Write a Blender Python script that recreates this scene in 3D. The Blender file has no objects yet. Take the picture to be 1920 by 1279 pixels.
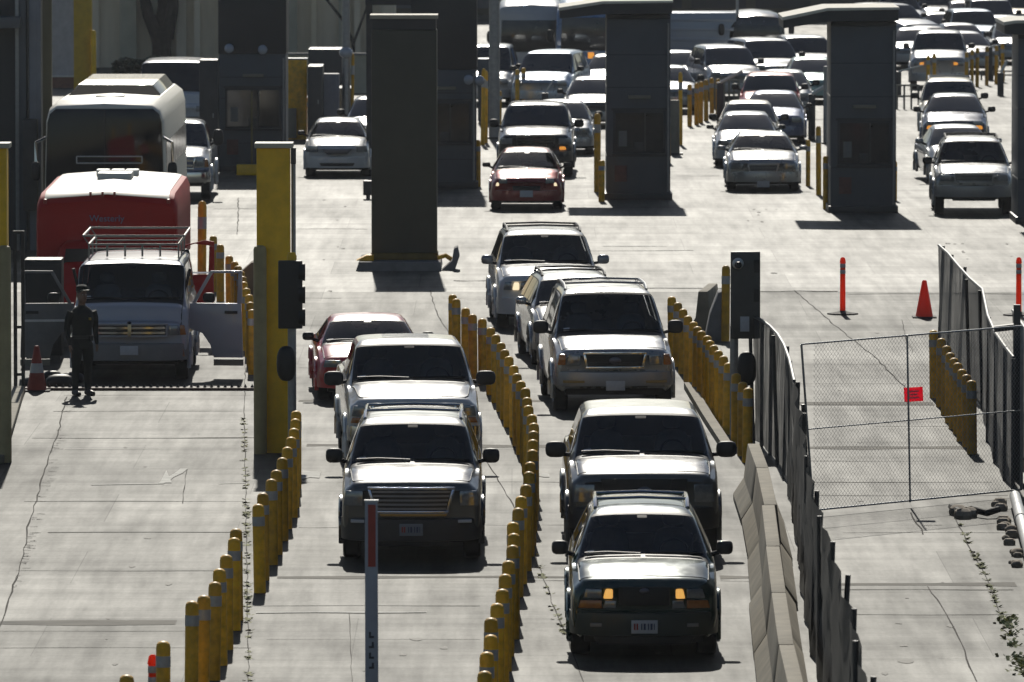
import bpy, bmesh, math, random
import numpy as np
from mathutils import Vector, Matrix

random.seed(7)
S = bpy.context.scene
COL = S.collection

# ------------------------------------------------------------------ camera
CAM_H, FPX, CX, CY, HORIZON = 10.4, 16000.0, 960.0, 639.5, -420.0
PITCH = math.atan((CY - HORIZON) / FPX)
cam_d = bpy.data.cameras.new('camera')
cam_d.lens = 300.0
cam_d.sensor_width = 36.0
cam_d.clip_start = 1.0
cam_d.clip_end = 3000.0
cam = bpy.data.objects.new('camera', cam_d)
COL.objects.link(cam)
cam.location = (0, 0, CAM_H)
cam.rotation_euler = (math.pi / 2 - PITCH, 0, 0)
S.camera = cam
cam_d.dof.use_dof = True
cam_d.dof.focus_distance = 128.0
cam_d.dof.aperture_fstop = 7.1

# ------------------------------------------------------------------ sky, sun, exposure
SUN_EL, SUN_AZ = math.radians(34), math.radians(-1.6)      # azimuth from +Y, negative = to the left
W = bpy.data.worlds.new('World')
S.world = W
W.use_nodes = True
nt = W.node_tree
bg = nt.nodes['Background']
sky = nt.nodes.new('ShaderNodeTexSky')
sky.sky_type = 'NISHITA'
sky.sun_disc = False
sky.sun_elevation = SUN_EL
sky.sun_rotation = SUN_AZ
sky.air_density = 1.0
sky.dust_density = 0.6
nt.links.new(sky.outputs[0], bg.inputs[0])
bg.inputs[1].default_value = 0.052
sun_d = bpy.data.lights.new('sun', 'SUN')
sun_d.energy = 4.4
sun_d.angle = math.radians(0.5)
sun_d.color = (1.0, 0.95, 0.85)
sun = bpy.data.objects.new('sun', sun_d)
COL.objects.link(sun)
to_sun = Vector((math.sin(SUN_AZ) * math.cos(SUN_EL), math.cos(SUN_AZ) * math.cos(SUN_EL), math.sin(SUN_EL)))
sun.rotation_euler = (-to_sun).to_track_quat('-Z', 'Y').to_euler()
sun.location = (0, 200, 120)
S.view_settings.view_transform = 'Standard'
S.view_settings.look = 'None'
S.view_settings.gamma = 1.0
S.view_settings.exposure = -0.12
S.cycles.sample_clamp_indirect = 4.0
S.cycles.max_bounces = 6
S.cycles.caustics_reflective = False
S.cycles.caustics_refractive = False


# ------------------------------------------------------------------ image <-> ground
def P(x, y, z=0.0):
    """world point at height z seen at pixel (x, y) of the 1920 photograph"""
    c, s = math.cos(PITCH), math.sin(PITCH)
    d = Vector((x - CX, FPX * c + (CY - y) * s, -FPX * s + (CY - y) * c))
    t = (z - CAM_H) / d.z
    return Vector((0, 0, CAM_H)) + d * t


def sc(y):
    return (y - HORIZON) / CAM_H


def hz_at(ybase, y):
    """height of something standing on the ground at row ybase whose top is at row y"""
    return CAM_H - (y - HORIZON) / sc(ybase)


# ------------------------------------------------------------------ materials
MATS = {}


def mat(name, col, rough=0.5, metal=0.0, coat=0.0, var=0.0, scale=4.0, bump=0.0, emit=None, estr=0.0, spec=0.5, stretch=(1, 1, 1), rvar=0.0):
    if name in MATS:
        return MATS[name]
    m = bpy.data.materials.new(name)
    m.use_nodes = True
    t = m.node_tree
    b = t.nodes['Principled BSDF']
    b.inputs['Base Color'].default_value = (*col, 1)
    b.inputs['Roughness'].default_value = rough
    b.inputs['Metallic'].default_value = metal
    b.inputs['Coat Weight'].default_value = coat
    b.inputs['Coat Roughness'].default_value = 0.035
    b.inputs['Specular IOR Level'].default_value = spec
    if emit:
        b.inputs['Emission Color'].default_value = (*emit, 1)
        b.inputs['Emission Strength'].default_value = estr
    if var or bump or rvar:
        tc = t.nodes.new('ShaderNodeTexCoord')
        mp = t.nodes.new('ShaderNodeMapping')
        mp.inputs['Scale'].default_value = stretch
        t.links.new(tc.outputs['Object'], mp.inputs[0])
        n = t.nodes.new('ShaderNodeTexNoise')
        n.inputs['Scale'].default_value = scale
        n.inputs['Detail'].default_value = 8
        n.inputs['Roughness'].default_value = 0.62
        t.links.new(mp.outputs[0], n.inputs['Vector'])
        if var:
            r = t.nodes.new('ShaderNodeMapRange')
            r.inputs['From Min'].default_value = 0.3
            r.inputs['From Max'].default_value = 0.7
            r.inputs['To Min'].default_value = 1 - var
            r.inputs['To Max'].default_value = 1 + var * 0.6
            t.links.new(n.outputs['Fac'], r.inputs['Value'])
            mx = t.nodes.new('ShaderNodeMix')
            mx.data_type = 'RGBA'
            mx.blend_type = 'MULTIPLY'
            mx.inputs['Factor'].default_value = 1
            mx.inputs[6].default_value = (*col, 1)
            t.links.new(r.outputs[0], mx.inputs[7])
            t.links.new(mx.outputs[2], b.inputs['Base Color'])
        if rvar:
            r2 = t.nodes.new('ShaderNodeMapRange')
            r2.inputs['From Min'].default_value = 0.3
            r2.inputs['From Max'].default_value = 0.7
            r2.inputs['To Min'].default_value = max(0.02, rough - rvar)
            r2.inputs['To Max'].default_value = rough + rvar
            t.links.new(n.outputs['Fac'], r2.inputs['Value'])
            t.links.new(r2.outputs[0], b.inputs['Roughness'])
        if bump:
            bp = t.nodes.new('ShaderNodeBump')
            bp.inputs['Strength'].default_value = bump
            bp.inputs['Distance'].default_value = 0.02
            t.links.new(n.outputs['Fac'], bp.inputs['Height'])
            t.links.new(bp.outputs[0], b.inputs['Normal'])
    MATS[name] = m
    return m


def paint(name, col, metal=0.0, rough=0.32):
    return mat('paint_' + name, col, rough, metal, coat=0.8, var=0.05, scale=3.0, rvar=0.06)


def mesh_cloth(name, col, opacity):
    """woven screen: lets part of the light through"""
    if name in MATS:
        return MATS[name]
    m = bpy.data.materials.new(name)
    m.use_nodes = True
    t = m.node_tree
    b = t.nodes['Principled BSDF']
    b.inputs['Base Color'].default_value = (*col, 1)
    b.inputs['Roughness'].default_value = 0.8
    out = t.nodes['Material Output']
    tr = t.nodes.new('ShaderNodeBsdfTransparent')
    mx = t.nodes.new('ShaderNodeMixShader')
    tc = t.nodes.new('ShaderNodeTexCoord')
    mp = t.nodes.new('ShaderNodeMapping')
    mp.inputs['Scale'].default_value = (3, 3, 0.35)
    n = t.nodes.new('ShaderNodeTexNoise')
    n.inputs['Scale'].default_value = 2.2
    n.inputs['Detail'].default_value = 6
    r = t.nodes.new('ShaderNodeMapRange')
    r.inputs['From Min'].default_value = 0.3
    r.inputs['From Max'].default_value = 0.7
    r.inputs['To Min'].default_value = opacity - 0.22
    r.inputs['To Max'].default_value = min(1.0, opacity + 0.14)
    t.links.new(tc.outputs['Object'], mp.inputs[0])
    t.links.new(mp.outputs[0], n.inputs['Vector'])
    t.links.new(n.outputs['Fac'], r.inputs['Value'])
    t.links.new(r.outputs[0], mx.inputs[0])
    t.links.new(tr.outputs[0], mx.inputs[1])
    t.links.new(b.outputs[0], mx.inputs[2])
    t.links.new(mx.outputs[0], out.inputs['Surface'])
    MATS[name] = m
    return m


GLASS = mat('tinted_glass', (0.026, 0.028, 0.032), 0.07, 0.0, coat=0.2, rvar=0.04, var=0.45, scale=1.6, stretch=(1, 1, 2))
def see_through(name, tint, refl=.03):
    m = bpy.data.materials.new(name)
    m.use_nodes = True
    t = m.node_tree
    t.nodes.remove(t.nodes['Principled BSDF'])
    tr = t.nodes.new('ShaderNodeBsdfTransparent')
    tr.inputs[0].default_value = (*tint, 1)
    gl = t.nodes.new('ShaderNodeBsdfGlossy')
    gl.inputs['Roughness'].default_value = refl
    fr = t.nodes.new('ShaderNodeFresnel')
    fr.inputs[0].default_value = 1.5
    mx = t.nodes.new('ShaderNodeMixShader')
    t.links.new(fr.outputs[0], mx.inputs[0])
    t.links.new(tr.outputs[0], mx.inputs[1])
    t.links.new(gl.outputs[0], mx.inputs[2])
    t.links.new(mx.outputs[0], t.nodes['Material Output'].inputs['Surface'])
    return m


def translucent(name, col, tcol, rough=.45, share=.6):
    m = mat(name, col, rough, var=.1, scale=8)
    t = m.node_tree
    b = t.nodes['Principled BSDF']
    tl = t.nodes.new('ShaderNodeBsdfTranslucent')
    tl.inputs[0].default_value = (*tcol, 1)
    mx = t.nodes.new('ShaderNodeMixShader')
    mx.inputs[0].default_value = share
    t.links.new(b.outputs[0], mx.inputs[1])
    t.links.new(tl.outputs[0], mx.inputs[2])
    t.links.new(mx.outputs[0], t.nodes['Material Output'].inputs['Surface'])
    return m


CLEAR = see_through('windshield_glass', (.60, .64, .66))
CLEAR_D = see_through('tinted_side_glass', (.30, .32, .33))
FABRIC = mat('seat_fabric', (.26, .26, .27), .85, var=.2, scale=6)
LINER = mat('headliner_fabric', (.36, .36, .35), .9, var=.1)
DASH = mat('dashboard_plastic', (.085, .085, .09), .6, var=.15)
BLACK = mat('black_plastic', (0.013, 0.013, 0.013), 0.55, var=0.2)
RUBBER = mat('tyre_rubber', (0.016, 0.016, 0.016), 0.8, var=0.2)
SEAL = mat('window_seal', (0.009, 0.009, 0.01), 0.45, var=0.1)
CHROME = mat('chrome', (0.62, 0.63, 0.65), 0.12, 1.0, rvar=0.05)
ALLOY = mat('alloy_wheel', (0.42, 0.42, 0.43), 0.35, 0.9, rvar=0.08)
LENS = mat('headlight_lens', (0.22, 0.24, 0.26), 0.12, 0.35, coat=0.6, var=0.25, scale=14)
AMBER = mat('amber_lens', (0.36, 0.12, 0.02), 0.2, 0.0, coat=0.6, var=0.2, scale=20)
LIT = mat('lit_headlamp', (0.8, 0.6, 0.3), 0.3, emit=(1.0, 0.5, 0.1), estr=0.75)
LITW = mat('lit_white_headlamp', (0.8, 0.7, 0.6), 0.3, emit=(1.0, 0.8, 0.5), estr=1.1)
LITA = mat('lit_amber_signal', (0.7, 0.3, 0.05), 0.3, emit=(1.0, 0.38, 0.05), estr=0.8)
PLATE = mat('plate_white', (0.5, 0.52, 0.55), 0.5, var=0.1, scale=20)
PLATE_RED = mat('plate_red', (0.3, 0.04, 0.03), 0.5)
PLATE_INK = mat('plate_ink', (0.05, 0.06, 0.12), 0.5)
YELLOW = mat('bollard_yellow', (0.95, 0.50, 0.006), 0.5, var=0.4, scale=6, bump=0.15)
_t = YELLOW.node_tree                                  # every post has faded by a different amount
_oi, _rg, _mm = _t.nodes.new('ShaderNodeObjectInfo'), _t.nodes.new('ShaderNodeMapRange'), _t.nodes.new('ShaderNodeMix')
_rg.inputs['To Min'].default_value, _rg.inputs['To Max'].default_value = .66, 1.12
_mm.data_type, _mm.blend_type = 'RGBA', 'MULTIPLY'
_mm.inputs['Factor'].default_value = 1
_src = _t.nodes['Principled BSDF'].inputs['Base Color'].links[0].from_socket
_t.links.new(_oi.outputs['Random'], _rg.inputs['Value'])
_t.links.new(_src, _mm.inputs[6])
_t.links.new(_rg.outputs[0], _mm.inputs[7])
_t.links.new(_mm.outputs[2], _t.nodes['Principled BSDF'].inputs['Base Color'])
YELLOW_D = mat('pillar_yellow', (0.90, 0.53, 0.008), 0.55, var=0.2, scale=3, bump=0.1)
BAND = mat('reflective_band', (0.42, 0.42, 0.42), 0.35, 0.2, var=0.15, scale=20)
GREYPOST = mat('grey_post', (0.22, 0.21, 0.17), 0.6, var=0.15)
STEEL = mat('galvanised_steel', (0.3, 0.31, 0.32), 0.45, 0.6, var=0.2, scale=10)
DARKSTEEL = mat('dark_steel', (0.055, 0.056, 0.058), 0.5, 0.3, var=0.2)
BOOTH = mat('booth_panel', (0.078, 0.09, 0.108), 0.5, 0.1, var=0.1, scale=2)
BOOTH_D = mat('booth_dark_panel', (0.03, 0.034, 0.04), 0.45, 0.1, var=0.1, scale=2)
CONC = mat('barrier_concrete', (0.21, 0.185, 0.135), 0.85, var=0.3, scale=3, bump=0.3)
CONC_D = mat('island_concrete', (0.2, 0.2, 0.2), 0.85, var=0.25, scale=3, bump=0.2)
WHITEP = mat('white_enamel', (0.66, 0.66, 0.63), 0.45, var=0.1)
REDREF = mat('red_reflector', (0.33, 0.03, 0.02), 0.35, var=0.15, scale=12)
ORANGE = translucent('safety_orange', (0.95, 0.10, 0.02), (1.0, 0.16, 0.05), .5, .65)
CLOTH = mesh_cloth('black_screen_cloth', (0.016, 0.017, 0.015), 1.2)
CLOTH_G = mesh_cloth('grey_screen_cloth', (0.065, 0.066, 0.062), 0.97)
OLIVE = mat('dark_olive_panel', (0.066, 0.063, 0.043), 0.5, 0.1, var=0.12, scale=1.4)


# ------------------------------------------------------------------ mesh builder
class MB:
    def __init__(s):
        s.v, s.f, s.mi, s.cur = [], [], [], 0

    def add(s, vs, fs):
        o = len(s.v)
        s.v += [tuple(p) for p in vs]
        s.f += [tuple(i + o for i in f) for f in fs]
        s.mi += [s.cur] * len(fs)
        return s

    def box(s, x0, x1, y0, y1, z0, z1):
        vs = [(x0, y0, z0), (x1, y0, z0), (x1, y1, z0), (x0, y1, z0), (x0, y0, z1), (x1, y0, z1), (x1, y1, z1), (x0, y1, z1)]
        return s.add(vs, [(0, 3, 2, 1), (4, 5, 6, 7), (0, 1, 5, 4), (1, 2, 6, 5), (2, 3, 7, 6), (3, 0, 4, 7)])

    def prism(s, poly, y0, y1):
        """polygon in x,z extruded along y"""
        n = len(poly)
        vs = [(x, y0, z) for x, z in poly] + [(x, y1, z) for x, z in poly]
        fs = [tuple(range(n)), tuple(range(2 * n - 1, n - 1, -1))]
        fs += [(i, i + n, (i + 1) % n + n, (i + 1) % n) for i in range(n)]
        return s.add(vs, fs)

    def lathe(s, prof, seg=16, c=(0, 0, 0), axis='z', closed=False):
        vs, n = [], len(prof)
        for k in range(seg):
            a = 2 * math.pi * k / seg
            for r, h in prof:
                p = (r * math.cos(a), r * math.sin(a), h)
                if axis == 'x':
                    p = (h, p[0], p[1])
                if axis == 'y':
                    p = (p[0], h, p[1])
                vs.append((p[0] + c[0], p[1] + c[1], p[2] + c[2]))
        fs = []
        for k in range(seg):
            k2 = (k + 1) % seg
            for i in range(n - 1 if not closed else n):
                j = (i + 1) % n
                fs.append((k * n + i, k2 * n + i, k2 * n + j, k * n + j))
        if not closed:
            fs.append(tuple(k * n for k in range(seg))[::-1])
            fs.append(tuple(k * n + n - 1 for k in range(seg)))
        return s.add(vs, fs)

    def tube(s, pts, r, seg=8, radii=None):
        pts = [Vector(p) for p in pts]
        vs, fs, n = [], [], len(pts)
        for i, p in enumerate(pts):
            d = (pts[min(i + 1, n - 1)] - pts[max(i - 1, 0)]).normalized()
            up = Vector((0, 0, 1)) if abs(d.z) < 0.9 else Vector((1, 0, 0))
            a = d.cross(up).normalized()
            b = a.cross(d)
            rr = radii[i] if radii else r
            for k in range(seg):
                t = 2 * math.pi * k / seg
                vs.append(p + a * (rr * math.cos(t)) + b * (rr * math.sin(t)))
        for i in range(n - 1):
            for k in range(seg):
                k2 = (k + 1) % seg
                fs.append((i * seg + k, i * seg + k2, (i + 1) * seg + k2, (i + 1) * seg + k))
        fs.append(tuple(range(seg))[::-1])
        fs.append(tuple(range((n - 1) * seg, n * seg)))
        return s.add(vs, fs)

    def ellip(s, c, r, p=2.0, nu=16, nv=10):
        """super-ellipsoid"""
        def sp(v):
            return math.copysign(abs(v) ** (2 / p), v)
        vs, fs = [], []
        for j in range(nv + 1):
            b = -math.pi / 2 + math.pi * j / nv
            for i in range(nu):
                a = 2 * math.pi * i / nu
                vs.append((c[0] + r[0] * sp(math.cos(b)) * sp(math.cos(a)), c[1] + r[1] * sp(math.cos(b)) * sp(math.sin(a)), c[2] + r[2] * sp(math.sin(b))))
        for j in range(nv):
            for i in range(nu):
                i2 = (i + 1) % nu
                fs.append((j * nu + i, j * nu + i2, (j + 1) * nu + i2, (j + 1) * nu + i))
        return s.add(vs, fs)

    def grid(s, pts):
        """pts[i][j] -> sheet"""
        n, m = len(pts), len(pts[0])
        vs = [p for row in pts for p in row]
        return s.add(vs, [(i * m + j, i * m + j + 1, (i + 1) * m + j + 1, (i + 1) * m + j) for i in range(n - 1) for j in range(m - 1)])

    def xf(s, M):
        s.v = [tuple(M @ Vector(p)) for p in s.v]
        return s

    def build(s, name, m, parent=None, bevel=0.0, smooth=None, loc=None):
        me = bpy.data.meshes.new(name)
        me.from_pydata(s.v, [], s.f)
        ms = m if isinstance(m, (list, tuple)) else [m]
        for x in ms:
            me.materials.append(x)
        if len(ms) > 1:
            me.polygons.foreach_set('material_index', s.mi)
        bm = bmesh.new()
        bm.from_mesh(me)
        bmesh.ops.remove_doubles(bm, verts=bm.verts, dist=1e-5)
        bmesh.ops.recalc_face_normals(bm, faces=bm.faces)
        if bevel:
            es = [e for e in bm.edges if len(e.link_faces) == 2 and e.calc_face_angle(0) > 0.6]
            if es:
                bmesh.ops.bevel(bm, geom=es, offset=bevel, offset_type='OFFSET', segments=2, profile=0.6, affect='EDGES', clamp_overlap=True)
        bm.to_mesh(me)
        bm.free()
        if smooth is None:
            smooth = 22 if bevel else 35
        if smooth:
            me.shade_auto_smooth(math.radians(smooth)) if hasattr(me, 'shade_auto_smooth') else None
            me.polygons.foreach_set('use_smooth', [True] * len(me.polygons))
            try:
                me.set_sharp_from_angle(angle=math.radians(smooth))
            except Exception:
                pass
        o = bpy.data.objects.new(name, me)
        COL.objects.link(o)
        if parent:
            o.parent = parent
        if loc is not None:
            o.location = loc
        return o


def tag(o, label, cat, group=None):
    o['label'] = label
    o['category'] = cat
    if group:
        o['group'] = group
    return o


def thing(name, label, cat, loc=(0, 0, 0), rz=0.0, group=None):
    o = bpy.data.objects.new(name, None)
    COL.objects.link(o)
    o.location = loc
    o.rotation_euler = (0, 0, rz)
    o.empty_display_size = 0.2
    return tag(o, label, cat, group)


def struct(o, kind='structure'):
    o['kind'] = kind
    return o


def copy_tree(o, parent=None):
    c = o.copy()
    COL.objects.link(c)
    if parent:
        c.parent = parent
    for ch in list(o.children):
        copy_tree(ch, c)
    return c


# ------------------------------------------------------------------ ground
def ground_material(name='concrete_paving', base=(0.13, 0.128, 0.105), spec=0.30):
    m = bpy.data.materials.new(name)
    m.use_nodes = True
    t = m.node_tree
    b = t.nodes['Principled BSDF']
    tc = t.nodes.new('ShaderNodeTexCoord')

    def noise(scale, stretch, detail=8, rough=0.6):
        mp = t.nodes.new('ShaderNodeMapping')
        mp.inputs['Scale'].default_value = stretch
        t.links.new(tc.outputs['Object'], mp.inputs[0])
        n = t.nodes.new('ShaderNodeTexNoise')
        n.inputs['Scale'].default_value = scale
        n.inputs['Detail'].default_value = detail
        n.inputs['Roughness'].default_value = rough
        t.links.new(mp.outputs[0], n.inputs['Vector'])
        return n.outputs['Fac']

    def rng(src, f0, f1, t0, t1):
        r = t.nodes.new('ShaderNodeMapRange')
        for k, v in zip(('From Min', 'From Max', 'To Min', 'To Max'), (f0, f1, t0, t1)):
            r.inputs[k].default_value = v
        t.links.new(src, r.inputs['Value'])
        return r.outputs[0]

    def mul(a, bb):
        n = t.nodes.new('ShaderNodeMath')
        n.operation = 'MULTIPLY'
        t.links.new(a, n.inputs[0])
        t.links.new(bb, n.inputs[1])
        return n.outputs[0]
    f = rng(noise(0.5, (1, 0.25, 1)), 0.3, 0.7, 0.70, 1.12)               # broad patches
    f = mul(f, rng(noise(2.2, (1.6, 0.1, 1)), 0.35, 0.7, 0.74, 1.08))   # tyre-worn streaks along the lanes
    f = mul(f, rng(noise(0.9, (0.12, 0.9, 1), 10, 0.7), 0.42, 0.72, 1.04, 0.72))  # stains across
    f = mul(f, rng(noise(14, (1, 1, 1)), 0.3, 0.7, 0.9, 1.07))
    sp = rng(noise(1.3, (1, 0.5, 1), 6, 0.75), 0.62, 0.75, 1.0, 0.72)   # oil spots
    f = mul(f, sp)
    bt = t.nodes.new('ShaderNodeTexBrick')                              # slab to slab differences
    bt.inputs['Color1'].default_value = (.86, .86, .86, 1)
    bt.inputs['Color2'].default_value = (1.06, 1.06, 1.06, 1)
    bt.inputs['Mortar'].default_value = (.7, .7, .7, 1)
    bt.inputs['Scale'].default_value = 1.0
    bt.inputs['Mortar Size'].default_value = 0.006
    bt.inputs['Brick Width'].default_value = 3.8
    bt.inputs['Row Height'].default_value = 4.57
    t.links.new(tc.outputs['Object'], bt.inputs['Vector'])
    f = mul(f, bt.outputs['Fac']) if False else f
    bw = t.nodes.new('ShaderNodeRGBToBW')
    t.links.new(bt.outputs['Color'], bw.inputs[0])
    f = mul(f, bw.outputs[0])
    mx = t.nodes.new('ShaderNodeMix')
    mx.data_type = 'RGBA'
    mx.blend_type = 'MULTIPLY'
    mx.inputs['Factor'].default_value = 1
    mx.inputs[6].default_value = (*base, 1)
    t.links.new(f, mx.inputs[7])
    t.links.new(mx.outputs[2], b.inputs['Base Color'])
    hf = t.nodes.new('ShaderNodeMath')
    pw = t.nodes.new('ShaderNodeMath')
    pw.operation = 'POWER'
    pw.inputs[1].default_value = 1.6
    t.links.new(f, pw.inputs[0])
    f = pw.outputs[0]
    t.links.new(f, mx.inputs[7])
    hf.operation = 'MULTIPLY'
    hf.inputs[1].default_value = spec
    t.links.new(f, hf.inputs[0])
    t.links.new(hf.outputs[0], b.inputs['Specular IOR Level'])
    b.inputs['Roughness'].default_value = 0.6
    bp = t.nodes.new('ShaderNodeBump')
    bp.inputs['Strength'].default_value = 0.25
    bp.inputs['Distance'].default_value = 0.01
    t.links.new(noise(22, (1, 1, 1)), bp.inputs['Height'])
    t.links.new(bp.outputs[0], b.inputs['Normal'])
    return m


g = MB()
g.grid([[(x, y, -.001) for y in (-60, 40, 100, 160, 240, 330, 900)] for x in (-400, -30, 0, 30, 400)])
struct(g.build('ground', ground_material(), smooth=0))
g = MB()
g.grid([[(x, y, .003) for y in np.linspace(30, 172, 20)] for x in np.linspace(-12, 14, 12)])
struct(g.build('lane_pavement', ground_material('lane_concrete', (0.095, 0.094, 0.076), 0.15), smooth=0))

JOINT = mat('joint_sealant', (0.05, 0.046, 0.04), 0.9, var=0.3, scale=5, spec=.1)
STAIN = mat('drain_strip_concrete', (0.10, 0.092, 0.075), 0.8, var=0.7, scale=1.0, stretch=(1, 3, 1), spec=.16)
PAINTW = mat('worn_white_paint', (0.36, 0.36, 0.33), 0.75, var=0.5, scale=4, spec=.3)


def strip(mb, pts, w, z=0.007, wob=0.0, step=0.6, taper=True):
    """thin flat ribbon along ground points"""
    path = []
    for a, b in zip(pts[:-1], pts[1:]):
        n = max(2, int((b - a).length / step))
        path += [a.lerp(b, i / n) for i in range(n)]
    path.append(pts[-1])
    L, R = [], []
    for i, p in enumerate(path):
        d = (path[min(i + 1, len(path) - 1)] - path[max(i - 1, 0)]).normalized()
        nrm = Vector((-d.y, d.x, 0))
        o = nrm * random.uniform(-wob, wob)
        ww = w * (random.uniform(0.35, 1.0) if wob else 1.0)
        L.append((p.x + o.x + nrm.x * ww / 2, p.y + o.y + nrm.y * ww / 2, z))
        R.append((p.x + o.x - nrm.x * ww / 2, p.y + o.y - nrm.y * ww / 2, z))
    mb.grid([L, R])


J = MB()
# joints across the lanes: pixel x0, x1, y, width in metres
for x0, x1, y, w in [
    (120, 470, 742, .05), (100, 455, 772, .07), (60, 455, 822, .1), (330, 560, 822, .1), (45, 455, 941, .06), (90, 460, 999, .1), (30, 470, 1071, .05),
    (0, 455, 1184, .04), (0, 470, 1216, .04), (470, 900, 1137, .06), (560, 640, 690, .05), (565, 650, 905, .05), (900, 1060, 905, .06), (900, 1060, 985, .05),
    (1000, 1060, 690, .06), (560, 640, 990, .04), (990, 1060, 1090, .05), (1350, 1440, 1090, .05), (1500, 1860, 905, .07), (1520, 1890, 930, .05),
    (1560, 1900, 1107, .08), (1560, 1910, 1153, .06), (1580, 1900, 1000, .05), (1490, 1750, 760, .06), (1500, 1800, 720, .04), (1640, 1800, 800, .05),
    (1500, 1790, 865, .05), (850, 930, 527, .16), (1190, 1370, 541, .2), (1425, 1570, 547, .2), (1590, 1920, 552, .22), (1000, 1300, 470, .12), (560, 690, 430, .12),
    (830, 930, 560, .06), (870, 960, 563, .06), (400, 500, 392, .12), (410, 540, 372, .1), (1270, 1350, 330, .1), (1670, 1750, 320, .12), (500, 900, 1200, .03),
    (430, 640, 560, .06), (560, 700, 610, .05), (930, 1060, 835, .05)]:
    strip(J, [P(x0, y), P((x0 + x1) / 2, y + random.uniform(-1, 1)), P(x1, y)], w, wob=w * 0.4)
# seams and cracks along the lanes
for pts, w in [
    ([(125, 745), (108, 815), (85, 880), (70, 930), (52, 990), (45, 1040), (22, 1110), (0, 1180)], .045), ([(462, 590), (458, 780), (460, 900), (463, 1050), (466, 1279)], .03),
    ([(805, 545), (825, 600), (842, 625)], .04), ([(905, 850), (945, 920), (985, 985), (1010, 1060), (1035, 1130), (1065, 1200), (1095, 1279)], .035),
    ([(446, 372), (447, 400), (445, 440)], .05), ([(1490, 545), (1530, 580), (1570, 615), (1640, 670), (1700, 730)], .05), ([(1790, 970), (1815, 1020), (1850, 1085), (1880, 1160)], .035),
    ([(1708, 962), (1733, 1003)], .05), ([(1733, 986), (1766, 986)], .06), ([(1690, 600), (1700, 640), (1712, 660)], .03), ([(1740, 1100), (1790, 1180), (1830, 1279)], .04),
    ([(520, 700), (519, 760)], .03), ([(990, 545), (992, 560)], .04), ([(660, 1279), (655, 1150)], .02), ([(350, 880), (342, 945)], .03)]:
    strip(J, [P(*p) for p in pts], w * .55, wob=w * 0.4, step=0.8, z=0.009)
for _ in range(70):      # short black nicks beside the left seam and elsewhere
    k = random.random()
    x, y = 125 - 100 * k + random.uniform(-4, 10), 745 + 360 * k
    strip(J, [P(x, y), P(x + random.uniform(4, 18), y + random.uniform(-1, 1))], 0.04, wob=0.02, z=0.010)
struct(J.build('pavement_joints', JOINT, smooth=0))
D = MB()
for x0, x1, y, w in [(520, 1066, 1083, .55), (1350, 1440, 1083, .6), (1570, 1905, 1097, .75), (575, 640, 835, .75), (900, 1062, 838, .7), (1495, 1750, 757, .9), (1500, 1830, 840, .8),
                     (990, 1062, 752, .7), (0, 330, 1168, 1.0), (560, 610, 752, .5)]:
    strip(D, [P(x0, y), P(x1, y)], w, z=0.0065, wob=0.06, step=0.8)
struct(D.build('drain_strips', STAIN, smooth=0))
Wm = MB()
for pts, w in [([(170, 910), (300, 908), (322, 896), (345, 880)], .12), ([(410, 908), (460, 907)], .12), ([(120, 843), (300, 842)], .08), ([(565, 893), (600, 893)], 1.9), ([(1010, 893), (1030, 893)], .8),
               ([(1130, 462), (1250, 462)], .15), ([(480, 1150), (800, 1149)], .25)]:
    strip(Wm, [P(*p) for p in pts], w, z=0.012, wob=w * 0.15)
struct(Wm.build('worn_road_markings', PAINTW, smooth=0))
W2 = MB()      # worn triangle glyph on the left lane
W2.add([P(300, 905, .0125), P(322, 905, .0125), P(312, 882, .0125)], [(0, 1, 2)])
struct(W2.build('worn_arrow_marking', PAINTW, smooth=0))

# oil drips and rubber marks down the middle of each lane
O = MB()
lanes = [[(255, 1279), (262, 1000), (290, 780)], [(700, 1279), (765, 1075), (735, 860)], [(1220, 1279), (1180, 1130), (1130, 800)], [(1720, 1279), (1690, 1100), (1650, 900), (1610, 700), (1580, 560)], [(640, 560), (620, 480), (630, 360)], [(1000, 560), (990, 450), (990, 410)], [(1440, 520), (1435, 420), (1430, 380)], [(1840, 520), (1830, 440)]]
for ln in lanes:
    for _ in range(11):
        i = random.randrange(len(ln) - 1)
        a, b = P(*ln[i]), P(*ln[i + 1])
        c = a.lerp(b, random.random()) + Vector((random.gauss(0, .35), 0, 0))
        r = abs(random.gauss(0, .03)) + .012
        pts = []
        for k in range(9):
            q = 2 * math.pi * k / 9
            rr = r * random.uniform(.6, 1.3)
            pts.append((c.x + math.cos(q) * rr, c.y + math.sin(q) * rr * random.uniform(2, 4.5), .0085))
        O.add(pts, [tuple(range(9))])
struct(O.build('oil_stains', mat('oil_stain', (.09, .085, .07), .7, var=.4, scale=3, spec=.2), smooth=0))

# weeds in the seams
GREEN = mat('weed_green', (0.30, 0.31, 0.11), 0.8, var=0.4, scale=9)


def weeds(pts, n, spread, h):
    mb = MB()
    path = [P(*p) for p in pts]
    tot = len(path) - 1
    for _ in range(n):
        k = random.random() * tot
        i = min(int(k), tot - 1)
        p = path[i].lerp(path[i + 1], k - i)
        if random.random() < 0.3 + 0.4 * math.sin(k * 9 / tot) ** 2:
            continue
        for _ in range(5):
            a = random.uniform(0, 6.28)
            r = abs(random.gauss(0, spread))
            q = p + Vector((math.cos(a) * r, math.sin(a) * r * 2, 0))
            hh = h * random.uniform(0.4, 1.2)
            b = random.uniform(0, 6.28)
            dx, dy = math.cos(b) * 0.02, math.sin(b) * 0.02
            mb.add([q + Vector((-dx, -dy, 0)), q + Vector((dx, dy, 0)), q + Vector((dy * 3 + dx, -dx * 3, hh)), q + Vector((dy * 3 - dx, -dx * 3, hh * .8))], [(0, 1, 2, 3)])
    return mb


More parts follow.
